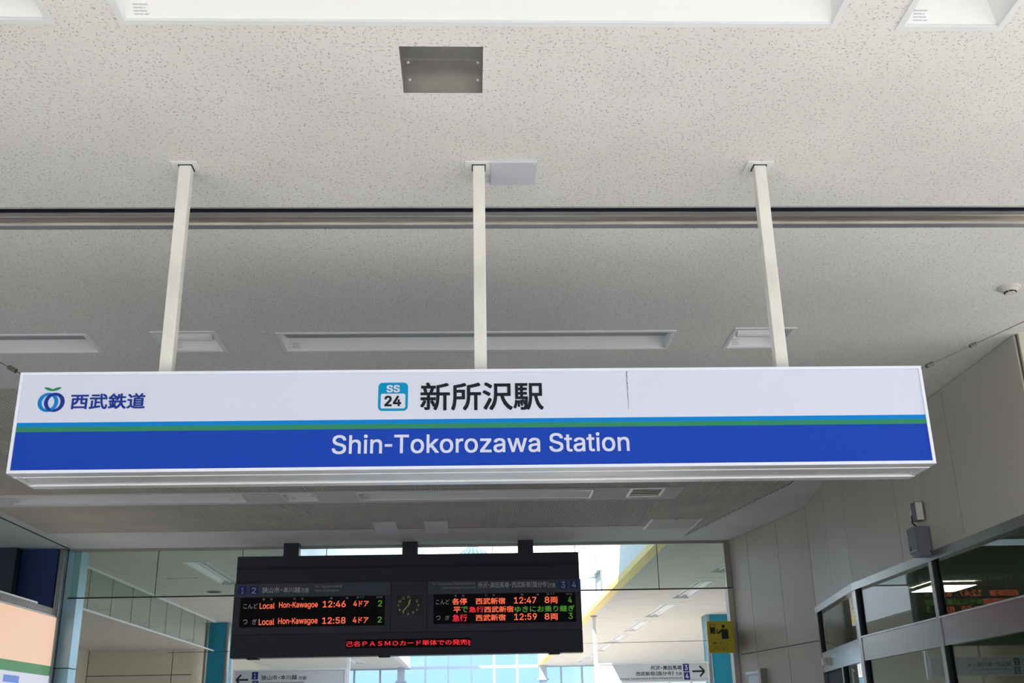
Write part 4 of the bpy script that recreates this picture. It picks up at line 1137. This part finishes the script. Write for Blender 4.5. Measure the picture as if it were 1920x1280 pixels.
for xa in (SX0, SX1 - 0.012):
    MB().box(xa, xa + 0.012, SY0 + 0.062, SY1 - 0.060, SZ0, SZ0 + 0.018).build('end_strip', M['alu'], sign)
for x in (SX0 + 0.018, SX1 - 0.018):
    for yy in (SY0 + 0.095, SY1 - 0.095):
        MB().lathe((x + (0.012 if x < 0 else -0.012), yy, SZ0 + 0.004), [(0.0001, -0.004), (0.006, -0.003), (0.007, 0.001)], 10).build('screw', M['grille'], sign)
fx0, fx1, fy = SX0 + w, SX1 - w, SY0 - 0.006
Z1, Z2, Z3 = 2.7885, 2.7700, 2.7500
MB().box(fx0, fx1, fy, SY0, Z1, SZ1 - w).build('white_panel', M['signwhite'], sign)
MB().box(fx0, fx1, fy, SY0, Z2, Z1).build('cyan_stripe', M['cyan'], sign)
MB().box(fx0, fx1, fy, SY0, Z3, Z2).build('green_stripe', M['green'], sign)
MB().box(fx0, fx1, fy, SY0, SZ0 + w, Z3).build('blue_panel', M['navy'], sign)
ty = fy - 0.0012
text(sign, '新所沢駅', -0.205, 0.294, 2.823, 2.942, ty, M['ink'], 0.016)
text(sign, 'Shin-Tokorozawa Station', -0.553, 0.633, 2.6475, 2.7265, ty, M['signwhite'], 0.014)
text(sign, '西武鉄道', -1.597, -1.303, 2.842, 2.907, ty, M['logo_navy'], 0.020)
# station number badge
bd = flat(MB(), rrect(-0.375, -0.255, 2.824, 2.943, 0.018), ty, fy).build('number_badge', M['badge'], sign)
flat(MB(), rrect(-0.3645, -0.2655, 2.834, 2.896, 0.008), ty - 0.001, ty).build('badge_field', M['signwhite'], bd)
text(bd, 'SS', -0.342, -0.288, 2.901, 2.932, ty - 0.002, M['signwhite'], 0.035)
text(bd, '24', -0.349, -0.282, 2.8425, 2.887, ty - 0.002, M['ink'], 0.035)


# two linked rings and a pair of leaves
def ring(cx, cz, rx, rz, ox, irx, irz, a0, a1, m, yy, name='emblem_ring', n=40):
    k_ = MB()
    for i in range(n):
        q = []
        for t_ in (i, i + 1):
            th_ = math.radians(a0 + (a1 - a0) * t_ / n)
            q.append(((cx + rx * math.cos(th_), yy, cz + rz * math.sin(th_)), (cx + ox + irx * math.cos(th_), yy, cz + irz * math.sin(th_))))
        k_.poly([q[0][0], q[0][1], q[1][1], q[1][0]])
    return k_.build(name, m, sign)


ring(-1.6865, 2.872, 0.0405, 0.040, 0.0005, 0.0245, 0.0285, 0, 360, M['logo_cyan'], ty)
ring(-1.6615, 2.872, 0.0405, 0.040, -0.0005, 0.0245, 0.0285, 0, 360, M['logo_navy'], ty - 0.0004)
ring(-1.6865, 2.872, 0.0405, 0.040, 0.0005, 0.0245, 0.0285, -62, 20, M['logo_cyan'], ty - 0.0008)
for sgn in (-1, 1):                                 # leaves: pointed at the outer tip, joined in the middle
    top = [(0.0, 0.0052), (0.007, 0.0085), (0.015, 0.0118), (0.024, 0.0135), (0.031, 0.0132), (0.0345, 0.0118)]
    low = [(0.0335, 0.0100), (0.028, 0.0055), (0.020, 0.0012), (0.011, -0.0016), (0.004, -0.0026), (0.0, -0.0026)]
    out = [(sgn * a, b__) for a, b__ in low[::-1] + top[::-1]]
    k = MB()
    k.poly([(-1.6745 + a, ty, 2.9215 + b__) for a, b__ in (out if sgn > 0 else out[::-1])])
    k.build('emblem_leaf', M['green'], sign)
# dirt run on the white panel
k = MB()
random.seed(4)
zz = 2.984
xx = 0.640
pl, prr = [], []
while zz > 2.822:
    f = (zz - 2.822) / 0.162
    wd = 0.0006 + 0.0022 * f * random.uniform(0.4, 1.1)
    pl.append((xx - wd, zz))
    prr.append((xx + wd, zz))
    zz -= 0.006
    xx += random.uniform(-0.0012, 0.0014)
k.poly([(a, ty - 0.0002, b) for a, b in pl] + [(a, ty - 0.0002, b) for a, b in prr[::-1]])
k.build('dirt_run', M['stain'], sign)

# poles
POLES = [(-1.262, 'left of the three cream square poles carrying the station sign'),
         (0.041, 'middle of the three cream square poles carrying the station sign'),
         (1.316, 'right of the three cream square poles carrying the station sign')]
pole = thing('sign_pole', POLES[0][1], 'pole', (POLES[0][0], 4.238, SZ1), 'poles of the station sign')
px = POLES[0][0]
MB().box(px - 0.0265, px + 0.0265, 4.212, 4.264, SZ1, H - 0.001).build('shaft', M['cream'], pole, 0.004)
MB().box(px - 0.062, px + 0.058, 4.185, 4.305, H - 0.007, H - 0.001).build('ceiling_plate', M['frame_white'], pole, 0.002)
MB().box(px - 0.031, px + 0.031, 4.2075, 4.2685, H - 0.010, H - 0.007).build('collar', M['dark'], pole)
for px2, l_ in POLES[1:]:
    c = copy_tree(pole)
    c.location.x = px2
    c['label'] = l_

# guy wires with turnbuckles
def guy(name, a, b, label, tb):
    t_ = thing(name, label, 'wire', a, 'guy wires of the station sign')
    A_, B_ = Vector(a), Vector(b)
    MB().tube(A_, B_, 0.0022, 6).build('cable', M['wire'], t_)
    for f0, f1, r in tb:
        MB().tube(A_.lerp(B_, f0), A_.lerp(B_, f1), r, 8).build('turnbuckle', M['wire'], t_)
    MB().lathe(tuple(A_), [(0.001, -0.012), (0.010, -0.010), (0.012, 0.0), (0.010, 0.006), (0.001, 0.008)], 10).build('eye_bolt', M['grille'], t_)


guy('guy_wire', (1.845, 4.30, 2.999), (4.05, 4.55, 3.994), 'thin guy wire with turnbuckle from the right end of the station sign', [(0.02, 0.05, 0.006), (0.06, 0.075, 0.010), (0.16, 0.175, 0.008)])
guy('guy_wire', (-1.790, 4.30, 2.999), (-3.55, 4.55, 3.994), 'thin guy wire with turnbuckle from the left end of the station sign', [(0.02, 0.045, 0.006), (0.07, 0.09, 0.010)])

# ================================================================== departure board
BY = 14.150
bx0, bx1 = -3.075, 1.418
board = thing('departure_board', 'wide black electronic train departure board hanging from the ceiling', 'departure board', (-0.83, 14.25, 2.553))
MB().box(bx0 + 0.012, bx1 - 0.012, BY + 0.012, 14.36, 3.485, 3.830).build('top_casing', M['board'], board)
MB().box(bx0 + 0.012, bx1 - 0.012, BY + 0.004, BY + 0.012, 3.660, 3.692).build('casing_shadow', M['dark'], board)  # dark strip paints the shadow band across the casing
MB().box(bx0, bx1, BY, 14.36, 2.840, 3.478).build('middle_casing', M['board2'], board)
MB().box(bx0 + 0.01, bx1 - 0.01, BY + 0.01, 14.35, 2.834, 3.486).build('joint_core', M['dark'], board)
MB().box(bx0, bx1, BY, 14.36, 2.553, 2.833).build('bottom_casing', M['board'], board)
for a in (-2.87, -1.20, 0.98):
    MB().box(a, a + 0.14, BY + 0.03, 14.33, 2.538, 2.553).build('bottom_foot', M['dark'], board)
for a in (-2.475, -0.920, 0.610):
    MB().box(a, a + 0.200, 14.17, 14.33, 3.830, H - 0.001).build('ceiling_bracket', M['board'], board)
for a in (-1.055, -0.586):
    MB().box(a - 0.005, a + 0.005, BY - 0.0015, BY, 2.842, 3.476).build('panel_joint', M['dark'], board)
tl = MB().box(bx0 + 0.006, -1.062, BY - 0.003, BY, 3.312, 3.474).build('title_strip', M['board3'], board)
tr = MB().box(-0.580, bx1 - 0.006, BY - 0.003, BY, 3.312, 3.474).build('title_strip', M['board3'], board)
ll = MB().box(-2.985, -1.131, BY - 0.004, BY, 2.927, 3.300).build('display', M['led_bg'], board)
lr = MB().box(-0.503, 1.343, BY - 0.004, BY, 2.932, 3.306).build('display', M['led_bg'], board)
lb = MB().box(-1.618, -0.022, BY - 0.004, BY, 2.646, 2.755).build('display', M['led_bg'], board)
for s_, x0, x1, z0, z1, mm in BOARD_TEXT:
    if z1 < 2.80:
        par = lb
    elif z0 > 3.33:
        par = tl if x1 < -1.0 else tr
    else:
        par = ll if x1 < -1.0 else lr
    h_ = z1 - z0
    small = (x1 - x0) < 0.035 or h_ < 0.03
    text(par, s_, x0, x1, z0, z1, BY - 0.006, M['t_' + mm], 0.0 if small else (0.012 if mm in ('o', 'r', 'gr') else 0.006))
for s_, x0, x1, z0, z1 in (('1', -3.027, -2.915, 3.336, 3.447), ('2', -2.882, -2.766, 3.335, 3.446), ('3', 1.128, 1.246, 3.346, 3.462), ('4', 1.273, 1.388, 3.347, 3.464)):
    b_ = MB().box(x0, x1, BY - 0.005, BY - 0.003, z0, z1).build('number_tile', M['tagblue'], board)
    cx = (x0 + x1) / 2
    hw = 0.014 if s_ == '1' else 0.026
    text(b_, s_, cx - hw, cx + hw, z0 + 0.018, z1 - 0.018, BY - 0.0062, M['t_w'], 0.0, 'numeral')
# clock
CX, CZ = -0.829, 3.172
ck = flat(MB(), rrect(-0.975, -0.650, 3.046, 3.304, 0.02), BY - 0.005, BY).build('clock', M['clockface'], board)
for h_ in range(1, 13):
    if h_ == 1:
        continue
    th = math.radians(90 - 30 * h_)
    ccx, ccz = CX + 0.128 * math.cos(th), CZ + 0.107 * math.sin(th)
    wd = 0.011 if h_ < 10 else 0.019
    text(ck, str(h_), ccx - wd, ccx + wd, ccz - 0.0150, ccz + 0.0150, BY - 0.0065, M['clockmark'], 0.02, 'numeral')


def hand(ang, length, tail, w0, w1, yy, name):
    th_ = math.radians(90 - ang)
    c_, s_ = math.cos(th_), math.sin(th_)
    k_ = MB()
    p_ = [(-tail, -w0), (length * 0.7, -w1), (length, -0.001), (length, 0.001), (length * 0.7, w1), (-tail, w0)]
    flat(k_, [(CX + c_ * a - s_ * b, CZ + s_ * a + c_ * b) for a, b in p_], yy, yy + 0.001)
    k_.build(name, M['clockmark'], ck)


hand(20, 0.085, 0.02, 0.005, 0.010, BY - 0.0085, 'hour_hand')
hand(222, 0.115, 0.03, 0.004, 0.006, BY - 0.0105, 'minute_hand')

# ================================================================== hanging direction signs
SGY = 24.25


def arrow(parent, x0, x1, z0, z1, y, right):
    zc, hh = (z0 + z1) / 2, (z1 - z0) / 2
    s_ = 1 if right else -1
    tip = x1 if right else x0
    tail = x0 if right else x1
    t_ = 0.019
    k_ = MB()
    k_.poly([(tail, y, zc - t_), (tip - s_ * 0.03, y, zc - t_), (tip - s_ * 0.03, y, zc + t_), (tail, y, zc + t_)][::s_])
    for q in (1, -1):
        a0, a1 = (tip, zc), (tip - s_ * hh * 0.92, zc + q * hh)
        dx, dz = a1[0] - a0[0], a1[1] - a0[1]
        L_ = math.hypot(dx, dz)
        nx, nz = -dz / L_ * t_, dx / L_ * t_
        k_.poly([(a0[0] + nx, y, a0[1] + nz), (a1[0] + nx, y, a1[1] + nz), (a1[0] - nx, y, a1[1] - nz), (a0[0] - nx, y, a0[1] - nz)])
    return k_.build('arrow', M['k'], parent)


def tile(parent, s_, x0, x1, z0, z1, y):
    b__ = MB().box(x0, x1, y - 0.003, y, z0, z1).build('number_tile', M['tagblue'], parent)
    cx_ = (x0 + x1) / 2
    hw_ = 0.016 if s_ == '1' else 0.033
    text(b__, s_, cx_ - hw_, cx_ + hw_, z0 + 0.025, z1 - 0.025, y - 0.005, M['signwhite'], 0.02, 'numeral')


def hanging_sign(x0, x1, z0, z1, pole_x, label):
    t_ = thing('direction_sign', label, 'direction sign', ((x0 + x1) / 2, SGY, z0), 'hanging platform direction signs')
    MB().box(x0 + 0.03, x1 - 0.03, SGY - 0.045, SGY + 0.045, z0 + 0.03, z1 - 0.03).build('face', M['hangsign'], t_)
    k_ = MB()
    k_.box(x0, x1, SGY - 0.06, SGY + 0.06, z1 - 0.03, z1)
    k_.box(x0, x1, SGY - 0.06, SGY + 0.06, z0, z0 + 0.03)
    k_.box(x0, x0 + 0.03, SGY - 0.06, SGY + 0.06, z0 + 0.03, z1 - 0.03)
    k_.box(x1 - 0.03, x1, SGY - 0.06, SGY + 0.06, z0 + 0.03, z1 - 0.03)
    k_.build('frame', M['frame_white'], t_)
    MB().box(pole_x - 0.035, pole_x + 0.035, SGY - 0.035, SGY + 0.035, z0 - 0.05, H - 0.001).build('hanger_pole', M['frame_white'], t_)
    MB().box(pole_x - 0.07, pole_x + 0.07, SGY - 0.07, SGY + 0.07, H - 0.02, H - 0.001).build('ceiling_plate', M['grille'], t_)
    return t_


sr = hanging_sign(2.735, 5.165, 2.565, 2.985, 2.695, 'white hanging direction sign with right arrow for platforms 3 and 4')
sy = SGY - 0.0465
text(sr, '所沢・高田馬場', 3.886, 4.570, 2.822, 2.914, sy, M['k'], 0.012)
text(sr, '西武新宿(国分寺)', 3.557, 4.377, 2.703, 2.795, sy, M['k'], 0.012)
text(sr, '方面', 4.423, 4.569, 2.708, 2.777, sy, M['k'], 0.006)
text(sr, 'for Tokorozawa, Takadanobaba & Seibu-Shinjuku(Kokubunji)', 3.0, 4.57, 2.626, 2.674, sy, M['k'], 0.006)
tile(sr, '3', 4.600, 4.732, 2.785, 2.944, sy)
tile(sr, '4', 4.608, 4.740, 2.612, 2.768, sy)
arrow(sr, 4.795, 5.064, 2.674, 2.894, sy, True)
sl_ = hanging_sign(-5.160, -2.740, 2.565, 2.985, -2.700, 'white hanging direction sign with left arrow for platforms 1 and 2')
text(sl_, '狭山市・本川越', -4.558, -3.795, 2.765, 2.865, sy, M['k'], 0.012)
text(sl_, '方面', -3.760, -3.591, 2.760, 2.836, sy, M['k'], 0.006)
text(sl_, 'for Sayamashi & Hon-Kawagoe', -4.567, -3.648, 2.676, 2.730, sy, M['k'], 0.006)
tile(sl_, '1', -4.759, -4.628, 2.781, 2.938, sy)
tile(sl_, '2', -4.743, -4.612, 2.599, 2.755, sy)
arrow(sl_, -5.087, -4.831, 2.673, 2.885, sy, False)


# ================================================================== columns in the hall
def column(x0, x1, y0, label, mid):
    t_ = thing('hall_column', label, 'column', ((x0 + x1) / 2, y0 + 0.25, 0), 'blue columns in the hall')
    MB().box(x0 + 0.02, x1 - 0.02, y0 + 0.02, y0 + 0.48, 0, H - 0.001).build('core', M['teal'], t_)
    for a in (x0, x1):
        for b__ in (y0, y0 + 0.5):
            MB().tube((a + (0.05 if a == x0 else -0.05), b__ + (0.05 if b__ == y0 else -0.05), 0), (a + (0.05 if a == x0 else -0.05), b__ + (0.05 if b__ == y0 else -0.05), H - 0.001), 0.05, 16).build('corner_strip', M['steel'], t_)
    return t_


column(-5.86, -5.31, 24.30, 'teal blue column with bright metal corners left of the departure board', 0)
column(5.20, 5.78, 24.30, 'teal blue column with bright metal corners behind the yellow sign', 0)
t = thing('far_column', 'slim grey post at the left side of the far window', 'post', (-2.70, 42.4, 0), 'posts before the far window')
MB().box(-2.86, -2.58, 42.30, 42.58, 0, H - 0.001).build('shaft', M['mullion'], t)
MB().box(-2.93, -2.51, 42.22, 42.66, 3.46, 3.52).build('collar', M['mullion'], t)
c = copy_tree(t)
c.location.x = 2.70
c['label'] = 'slim grey post at the right side of the far window'
t = tag(MB().tube((-6.6, 24.2, 3.37), (5.22, 24.2, 3.425), 0.006, 6).build('tension_cable', M['wire']), 'thin dark cable stretched across the hall between the blue columns', 'cable')

# pale blue metal pillar at the left end of the glass screen
t = thing('metal_pillar', 'pale blue sheet-metal pillar at the left end of the glass screen', 'pillar', (-5.31, 14.55, 0))
MB().box(-5.365, -5.190, 14.470, 14.75, 2.492, 3.995).build('upper_panel', M['blueskin'], t, 0.006)
MB().box(-5.365, -5.190, 14.470, 14.75, 0.0, 2.484).build('lower_panel', M['blueskin'], t, 0.006)
MB().box(-5.35, -5.2, 14.49, 14.73, 2.484, 2.492).build('joint', M['dark'], t)
MB().box(-5.440, -5.367, 14.36, 14.60, 0.0, 3.995).build('edge_strip', M['steel'], t, 0.01)

# ================================================================== poster cabinet on the left
t = thing('advertising_display', 'backlit peach poster display with a green band on the left wall', 'advertising display', (-5.50, 13.0, 0))
MB().box(-5.90, -5.36, 10.5, 14.33, 0.30, 3.10).build('cabinet', M['board2'], t)
k = MB()
k.poly([(-5.352, 10.6, 2.505), (-5.352, 14.28, 2.505), (-5.352, 14.28, 3.10), (-5.352, 10.6, 3.10)])
k.build('poster', M['peach'], t)
k = MB()
k.poly([(-5.352, 10.6, 2.385), (-5.352, 14.28, 2.385), (-5.352, 14.28, 2.505), (-5.352, 10.6, 2.505)])
k.build('green_band', M['postgreen'], t)
k = MB()
k.poly([(-5.352, 10.6, 0.5), (-5.352, 14.28, 0.5), (-5.352, 14.28, 2.385), (-5.352, 10.6, 2.385)])
k.build('pale_field', M['postwhite'], t)
k = MB()
k.poly([(-5.350, 12.9, 2.26), (-5.350, 13.35, 2.26), (-5.350, 13.35, 2.34), (-5.350, 12.9, 2.34)])
k.build('blue_patch', M['postblue'], t)
MB().box(-5.38, -5.340, 14.28, 14.335, 0.30, 3.115).box(-5.38, -5.340, 10.5, 14.335, 3.10, 3.118).build('frame', M['grille'], t)
k = MB()
y = 10.5
while y < 14.30:
    k.box(-5.50, -5.355, y, y + 0.018, 3.12, 3.205)
    y += 0.036
k.box(-5.52, -5.40, 10.5, 14.3, 3.12, 3.20)
k.build('top_grille', M['grille'], t)
MB().box(-5.50, -5.345, 10.5, 13.60, 3.205, 3.225).build('top_rail', M['rail_light'], t)

# ================================================================== yellow ticket machine sign
YY = 14.08
t = thing('ticket_machine_sign', 'yellow sign with a person at a ticket machine on the opening edge', 'pictogram sign', (3.19, YY, 2.505))
MB().box(3.025, 3.352, YY, YY + 0.06, 2.508, 2.902).build('box', M['ysign'], t, 0.004)
MB().box(3.352, 3.364, YY, YY + 0.30, 2.512, 2.898).build('side_return', M['ysign'], t)
MB().box(3.364, 3.425, YY + 0.27, YY + 0.36, 2.60, 2.82).build('bracket', M['grille'], t)
yy = YY - 0.0015
k = MB()                                            # ticket machine pictogram
for q in ((3.062, 3.068, 2.742, 2.868), (3.122, 3.128, 2.742, 2.868), (3.068, 3.122, 2.862, 2.868), (3.062, 3.128, 2.742, 2.826)):
    k.poly([(q[0], yy, q[2]), (q[1], yy, q[2]), (q[1], yy, q[3]), (q[0], yy, q[3])])
k.build('machine_pictogram', M['k'], t)
k = MB()
k.poly([(3.107, yy - 0.0005, 2.772), (3.120, yy - 0.0005, 2.776), (3.118, yy - 0.0005, 2.760), (3.108, yy - 0.0005, 2.762)])
k.poly([(3.072, yy - 0.0005, 2.748), (3.106, yy - 0.0005, 2.748), (3.106, yy - 0.0005, 2.752), (3.072, yy - 0.0005, 2.752)])
k.build('ticket_mark', M['ysign'], t)
k = MB()                                            # person pictogram
n = 24
k.poly([(3.234 + 0.0215 * math.cos(2 * math.pi * i / n), yy, 2.836 + 0.0215 * math.sin(2 * math.pi * i / n)) for i in range(n)])
sh = [(3.205, 2.678), (3.294, 2.678), (3.296, 2.775)] + [(3.274 + 0.022 * math.cos(math.radians(a)), 2.780 + 0.022 * math.sin(math.radians(a))) for a in range(15, 91, 15)] + [(3.210, 2.802), (3.194, 2.796), (3.180, 2.778), (3.166, 2.764), (3.159, 2.774), (3.154, 2.790), (3.149, 2.806), (3.141, 2.804), (3.142, 2.786), (3.147, 2.768), (3.150, 2.752), (3.160, 2.744), (3.172, 2.744), (3.186, 2.752), (3.205, 2.768)]
k.poly([(a, yy, b) for a, b in sh])
k.build('person_pictogram', M['k'], t)
text(t, '精算', 3.079, 3.137, 2.615, 2.641, yy, M['k'], 0.01)
text(t, 'チャージ', 3.162, 3.276, 2.615, 2.639, yy, M['k'], 0.01)
text(t, 'Fare Adjustment / Charge', 3.071, 3.282, 2.586, 2.602, yy, M['k'])
text(t, '精算 / 充值', 3.098, 3.251, 2.559, 2.575, yy, M['k'])
text(t, '정산 / 충전', 3.062, 3.285, 2.534, 2.551, yy, M['k'])

# white framed notice at the foot of the right-hand wall
d_ = (Vector(PD) - Vector(PC)).normalized()
t = thing('framed_notice', 'white framed notice low on the beige wall below the yellow sign', 'notice', (3.60, 13.9, 1.3))
MB().seg(PD, PE, -0.16, 0.22, 1.35, 2.235, 0.03, 0.05).build('sheet', M['signwhite'], t)
MB().seg(PD, PE, -0.20, 0.26, 2.235, 2.265, 0.0, 0.07).build('top_bar', M['frame_white'], t)
MB().seg(PD, PE, -0.22, -0.16, 1.30, 2.29, 0.0, 0.08).build('side_bar', M['grille'], t)

# ================================================================== fittings over the doors
t = thing('door_operator_box', 'slate grey box mounted over the glazed doors on the right', 'equipment box', (3.52, 8.30, 2.83))
k = MB()
x0, x1, y0, y1, z0, z1 = 3.460, 3.576, 8.215, 8.370, 2.832, 3.055
k.hexa([(x0 + 0.035, y0, z0), (x1, y0, z0), (x1, y1, z0), (x0 + 0.035, y1, z0), (x0, y0, z0 + 0.035), (x1, y0, z0 + 0.035), (x1, y1, z0 + 0.035), (x0, y1, z0 + 0.035)])
k.box(x0, x1, y0, y1, z0 + 0.035, z1)
k.build('casing', M['boxgrey'], t)
MB().box(x0 - 0.002, x0, y0 + 0.02, y1 - 0.01, z0 + 0.040, z0 + 0.043).build('edge_highlight', M['alu'], t)  # pale strip paints the highlight along the lower edge
MB().box(x0 - 0.002, x0, y1 - 0.04, y1 - 0.018, z0 + 0.050, z0 + 0.085).build('blue_mark', M['tagblue'], t)
MB().tube((x1 - 0.012, y0 - 0.002, z0 + 0.03), (x1 - 0.012, y0 + 0.001, z0 + 0.03), 0.007, 12).build('port', M['dark'], t)
t = thing('wall_sensor', 'small white sensor on a bracket above the slate grey box', 'sensor', (3.54, 8.30, 3.11))
MB().box(3.510, 3.562, 8.240, 8.250, 3.112, 3.252).build('front', M['offwhite'], t)
MB().box(3.505, 3.567, 8.250, 8.335, 3.108, 3.258).build('head', M['boxgrey'], t, 0.004)
MB().tube((3.500, 8.345, 3.18), (3.578, 8.36, 3.18), 0.016, 10).build('bracket', M['offwhite'], t)
MB().tube((3.506, 8.335, 3.16), (3.500, 8.330, 3.10), 0.006, 8).tube((3.500, 8.330, 3.10), (3.530, 8.300, 3.055), 0.006, 8).build('cord', M['dark'], t)
t = thing('door_sensor', 'tiny white sensor cube on the steel bar over the angled door', 'sensor', (3.80, 11.77, 2.23))
MB().seg(PB, PC, 1.655, 1.715, 2.215, 2.285, 0.03, 0.075).build('lens_block', M['offwhite'], t, 0.004)
MB().seg(PB, PC, 1.62, 1.715, 2.205, 2.292, 0.006, 0.03).build('mount', M['grille'], t)

# lit lamp in the dim room
t = thing('room_lamp', 'lit warm white square lamp inside the room behind the glass doors', 'ceiling light', (4.96, 11.27, 2.94))
MB().box(4.73, 5.19, 11.00, 11.54, 2.935, 2.965).build('diffuser', M['roomlight'], t)
MB().box(4.71, 5.21, 10.98, 11.00, 2.937, 2.972).box(4.71, 5.21, 11.54, 11.56, 2.937, 2.972).box(4.71, 4.73, 11.00, 11.54, 2.937, 2.972).box(5.19, 5.21, 11.00, 11.54, 2.937, 2.972).build('rim', M['frame_white'], t)


# ================================================================== lamps of the hall ceiling
def hall_lamp(label, group):
    t_ = thing('hall_ceiling_lamp', label, 'ceiling light', (0, 0, H), group)
    hw_, hl_ = 0.175, 1.25
    k_ = MB()
    k_.box(-hw_ - 0.01, -hw_ + 0.015, -hl_ - 0.01, hl_ + 0.01, H - 0.006, H + 0.004)
    k_.box(hw_ - 0.015, hw_ + 0.01, -hl_ - 0.01, hl_ + 0.01, H - 0.006, H + 0.004)
    k_.box(-hw_ + 0.015, hw_ - 0.015, -hl_ - 0.01, -hl_ + 0.015, H - 0.006, H + 0.004)
    k_.box(-hw_ + 0.015, hw_ - 0.015, hl_ - 0.015, hl_ + 0.01, H - 0.006, H + 0.004)
    k_.build('rim', M['frame_white'], t_)
    k_ = MB()
    B_ = [(-hw_, -hl_, H), (hw_, -hl_, H), (hw_, hl_, H), (-hw_, hl_, H)]
    T_ = [(-hw_ + 0.06, -hl_ + 0.02, H + 0.06), (hw_ - 0.06, -hl_ + 0.02, H + 0.06), (hw_ - 0.06, hl_ - 0.02, H + 0.06), (-hw_ + 0.06, hl_ - 0.02, H + 0.06)]
    for i_ in range(4):
        j_ = (i_ + 1) % 4
        k_.poly([B_[i_], B_[j_], T_[j_], T_[i_]])
    k_.poly(T_)
    k_.build('reflector', M['white'], t_)
    MB().tube((0, -hl_ + 0.06, H + 0.035), (0, hl_ - 0.06, H + 0.035), 0.014, 10).build('tube', M['frame_white'], t_)
    return t_


ORD = ['nearest', 'second nearest', 'third nearest', 'fourth nearest', 'fifth nearest', 'sixth nearest', 'seventh nearest', 'eighth nearest']
proto = None
nr = nl_ = 0
for b_ in hall_long:
    right = b_[0] > 0
    if right:
        l_ = ORD[nr] + ' long lamp in the row over the right side of the hall'
        nr += 1
    else:
        l_ = ORD[nl_] + ' long lamp in the row over the left side of the hall'
        nl_ += 1
    o = hall_lamp(l_, 'long lamps of the hall ceiling') if proto is None else copy_tree(proto)
    proto = proto or o
    o.location = ((b_[0] + b_[1]) / 2, (b_[2] + b_[3]) / 2, H)
    o['label'] = l_
    o['group'] = 'long lamps of the right hall ceiling' if right else 'long lamps of the left hall ceiling'
# trios of downlights between them
proto = None
for i in range(6):
    for j in range(3):
        x, y = 3.84 + 0.20 * j, 18.27 + 3.57 * i
        l_ = ('first', 'middle', 'last')[j] + ' spot of the ' + ('nearest', 'second', 'third', 'fourth', 'fifth', 'farthest')[i] + ' trio between the right hall lamps'
        if proto is None:
            proto = thing('downlight', l_, 'downlight', (x, y, H), 'downlights of the hall ceiling')
            MB().lathe((x, y, H), [(0.072, 0.0), (0.072, -0.006), (0.055, -0.006), (0.050, -0.001), (0.0001, -0.001)], 20).build('trim_ring', M['white'], proto)
            o = proto
        else:
            o = copy_tree(proto)
            o.location = (x, y, H)
        o['label'] = l_
t = thing('ceiling_speaker', 'round dark ceiling speaker beyond the glass screen on the left', 'speaker', (-4.48, 19.0, H))
MB().lathe((-4.48, 19.0, H), [(0.13, 0.0), (0.13, -0.012), (0.115, -0.014)], 28).build('ring', M['grille'], t)
MB().lathe((-4.48, 19.0, H), [(0.115, -0.012), (0.0001, -0.012)], 28).build('mesh', M['board3'], t)
t = thing('ceiling_hatch', 'pale square hatch in the hall ceiling beyond the glass screen', 'hatch', (-4.58, 17.6, H))
MB().box(-4.82, -4.34, 17.32, 17.90, H - 0.010, H - 0.001).build('lid', M['plainceil'], t)
MB().box(-4.84, -4.32, 17.30, 17.32, H - 0.016, H - 0.001).build('edge_strip', M['frame_white'], t)

# loudspeaker with conduit on the atrium wall
t = thing('atrium_loudspeaker', 'white cylindrical loudspeaker high on the bright atrium wall', 'loudspeaker', (2.46, 21.6, 4.5))
MB().lathe((2.43, 21.9, 4.52), [(0.0001, 0.0), (0.09, 0.0), (0.095, 0.01), (0.095, 0.45), (0.09, 0.46), (0.0001, 0.46)], 24).build('body', M['mullion'], t)
MB().box(2.45, VX1 - 0.002, 21.0, 21.75, 4.55, 4.74).build('junction_box', M['mullion'], t)
MB().tube((2.51, 21.02, 4.55), (2.51, 21.02, 4.10), 0.016, 8).build('conduit', M['grille'], t)
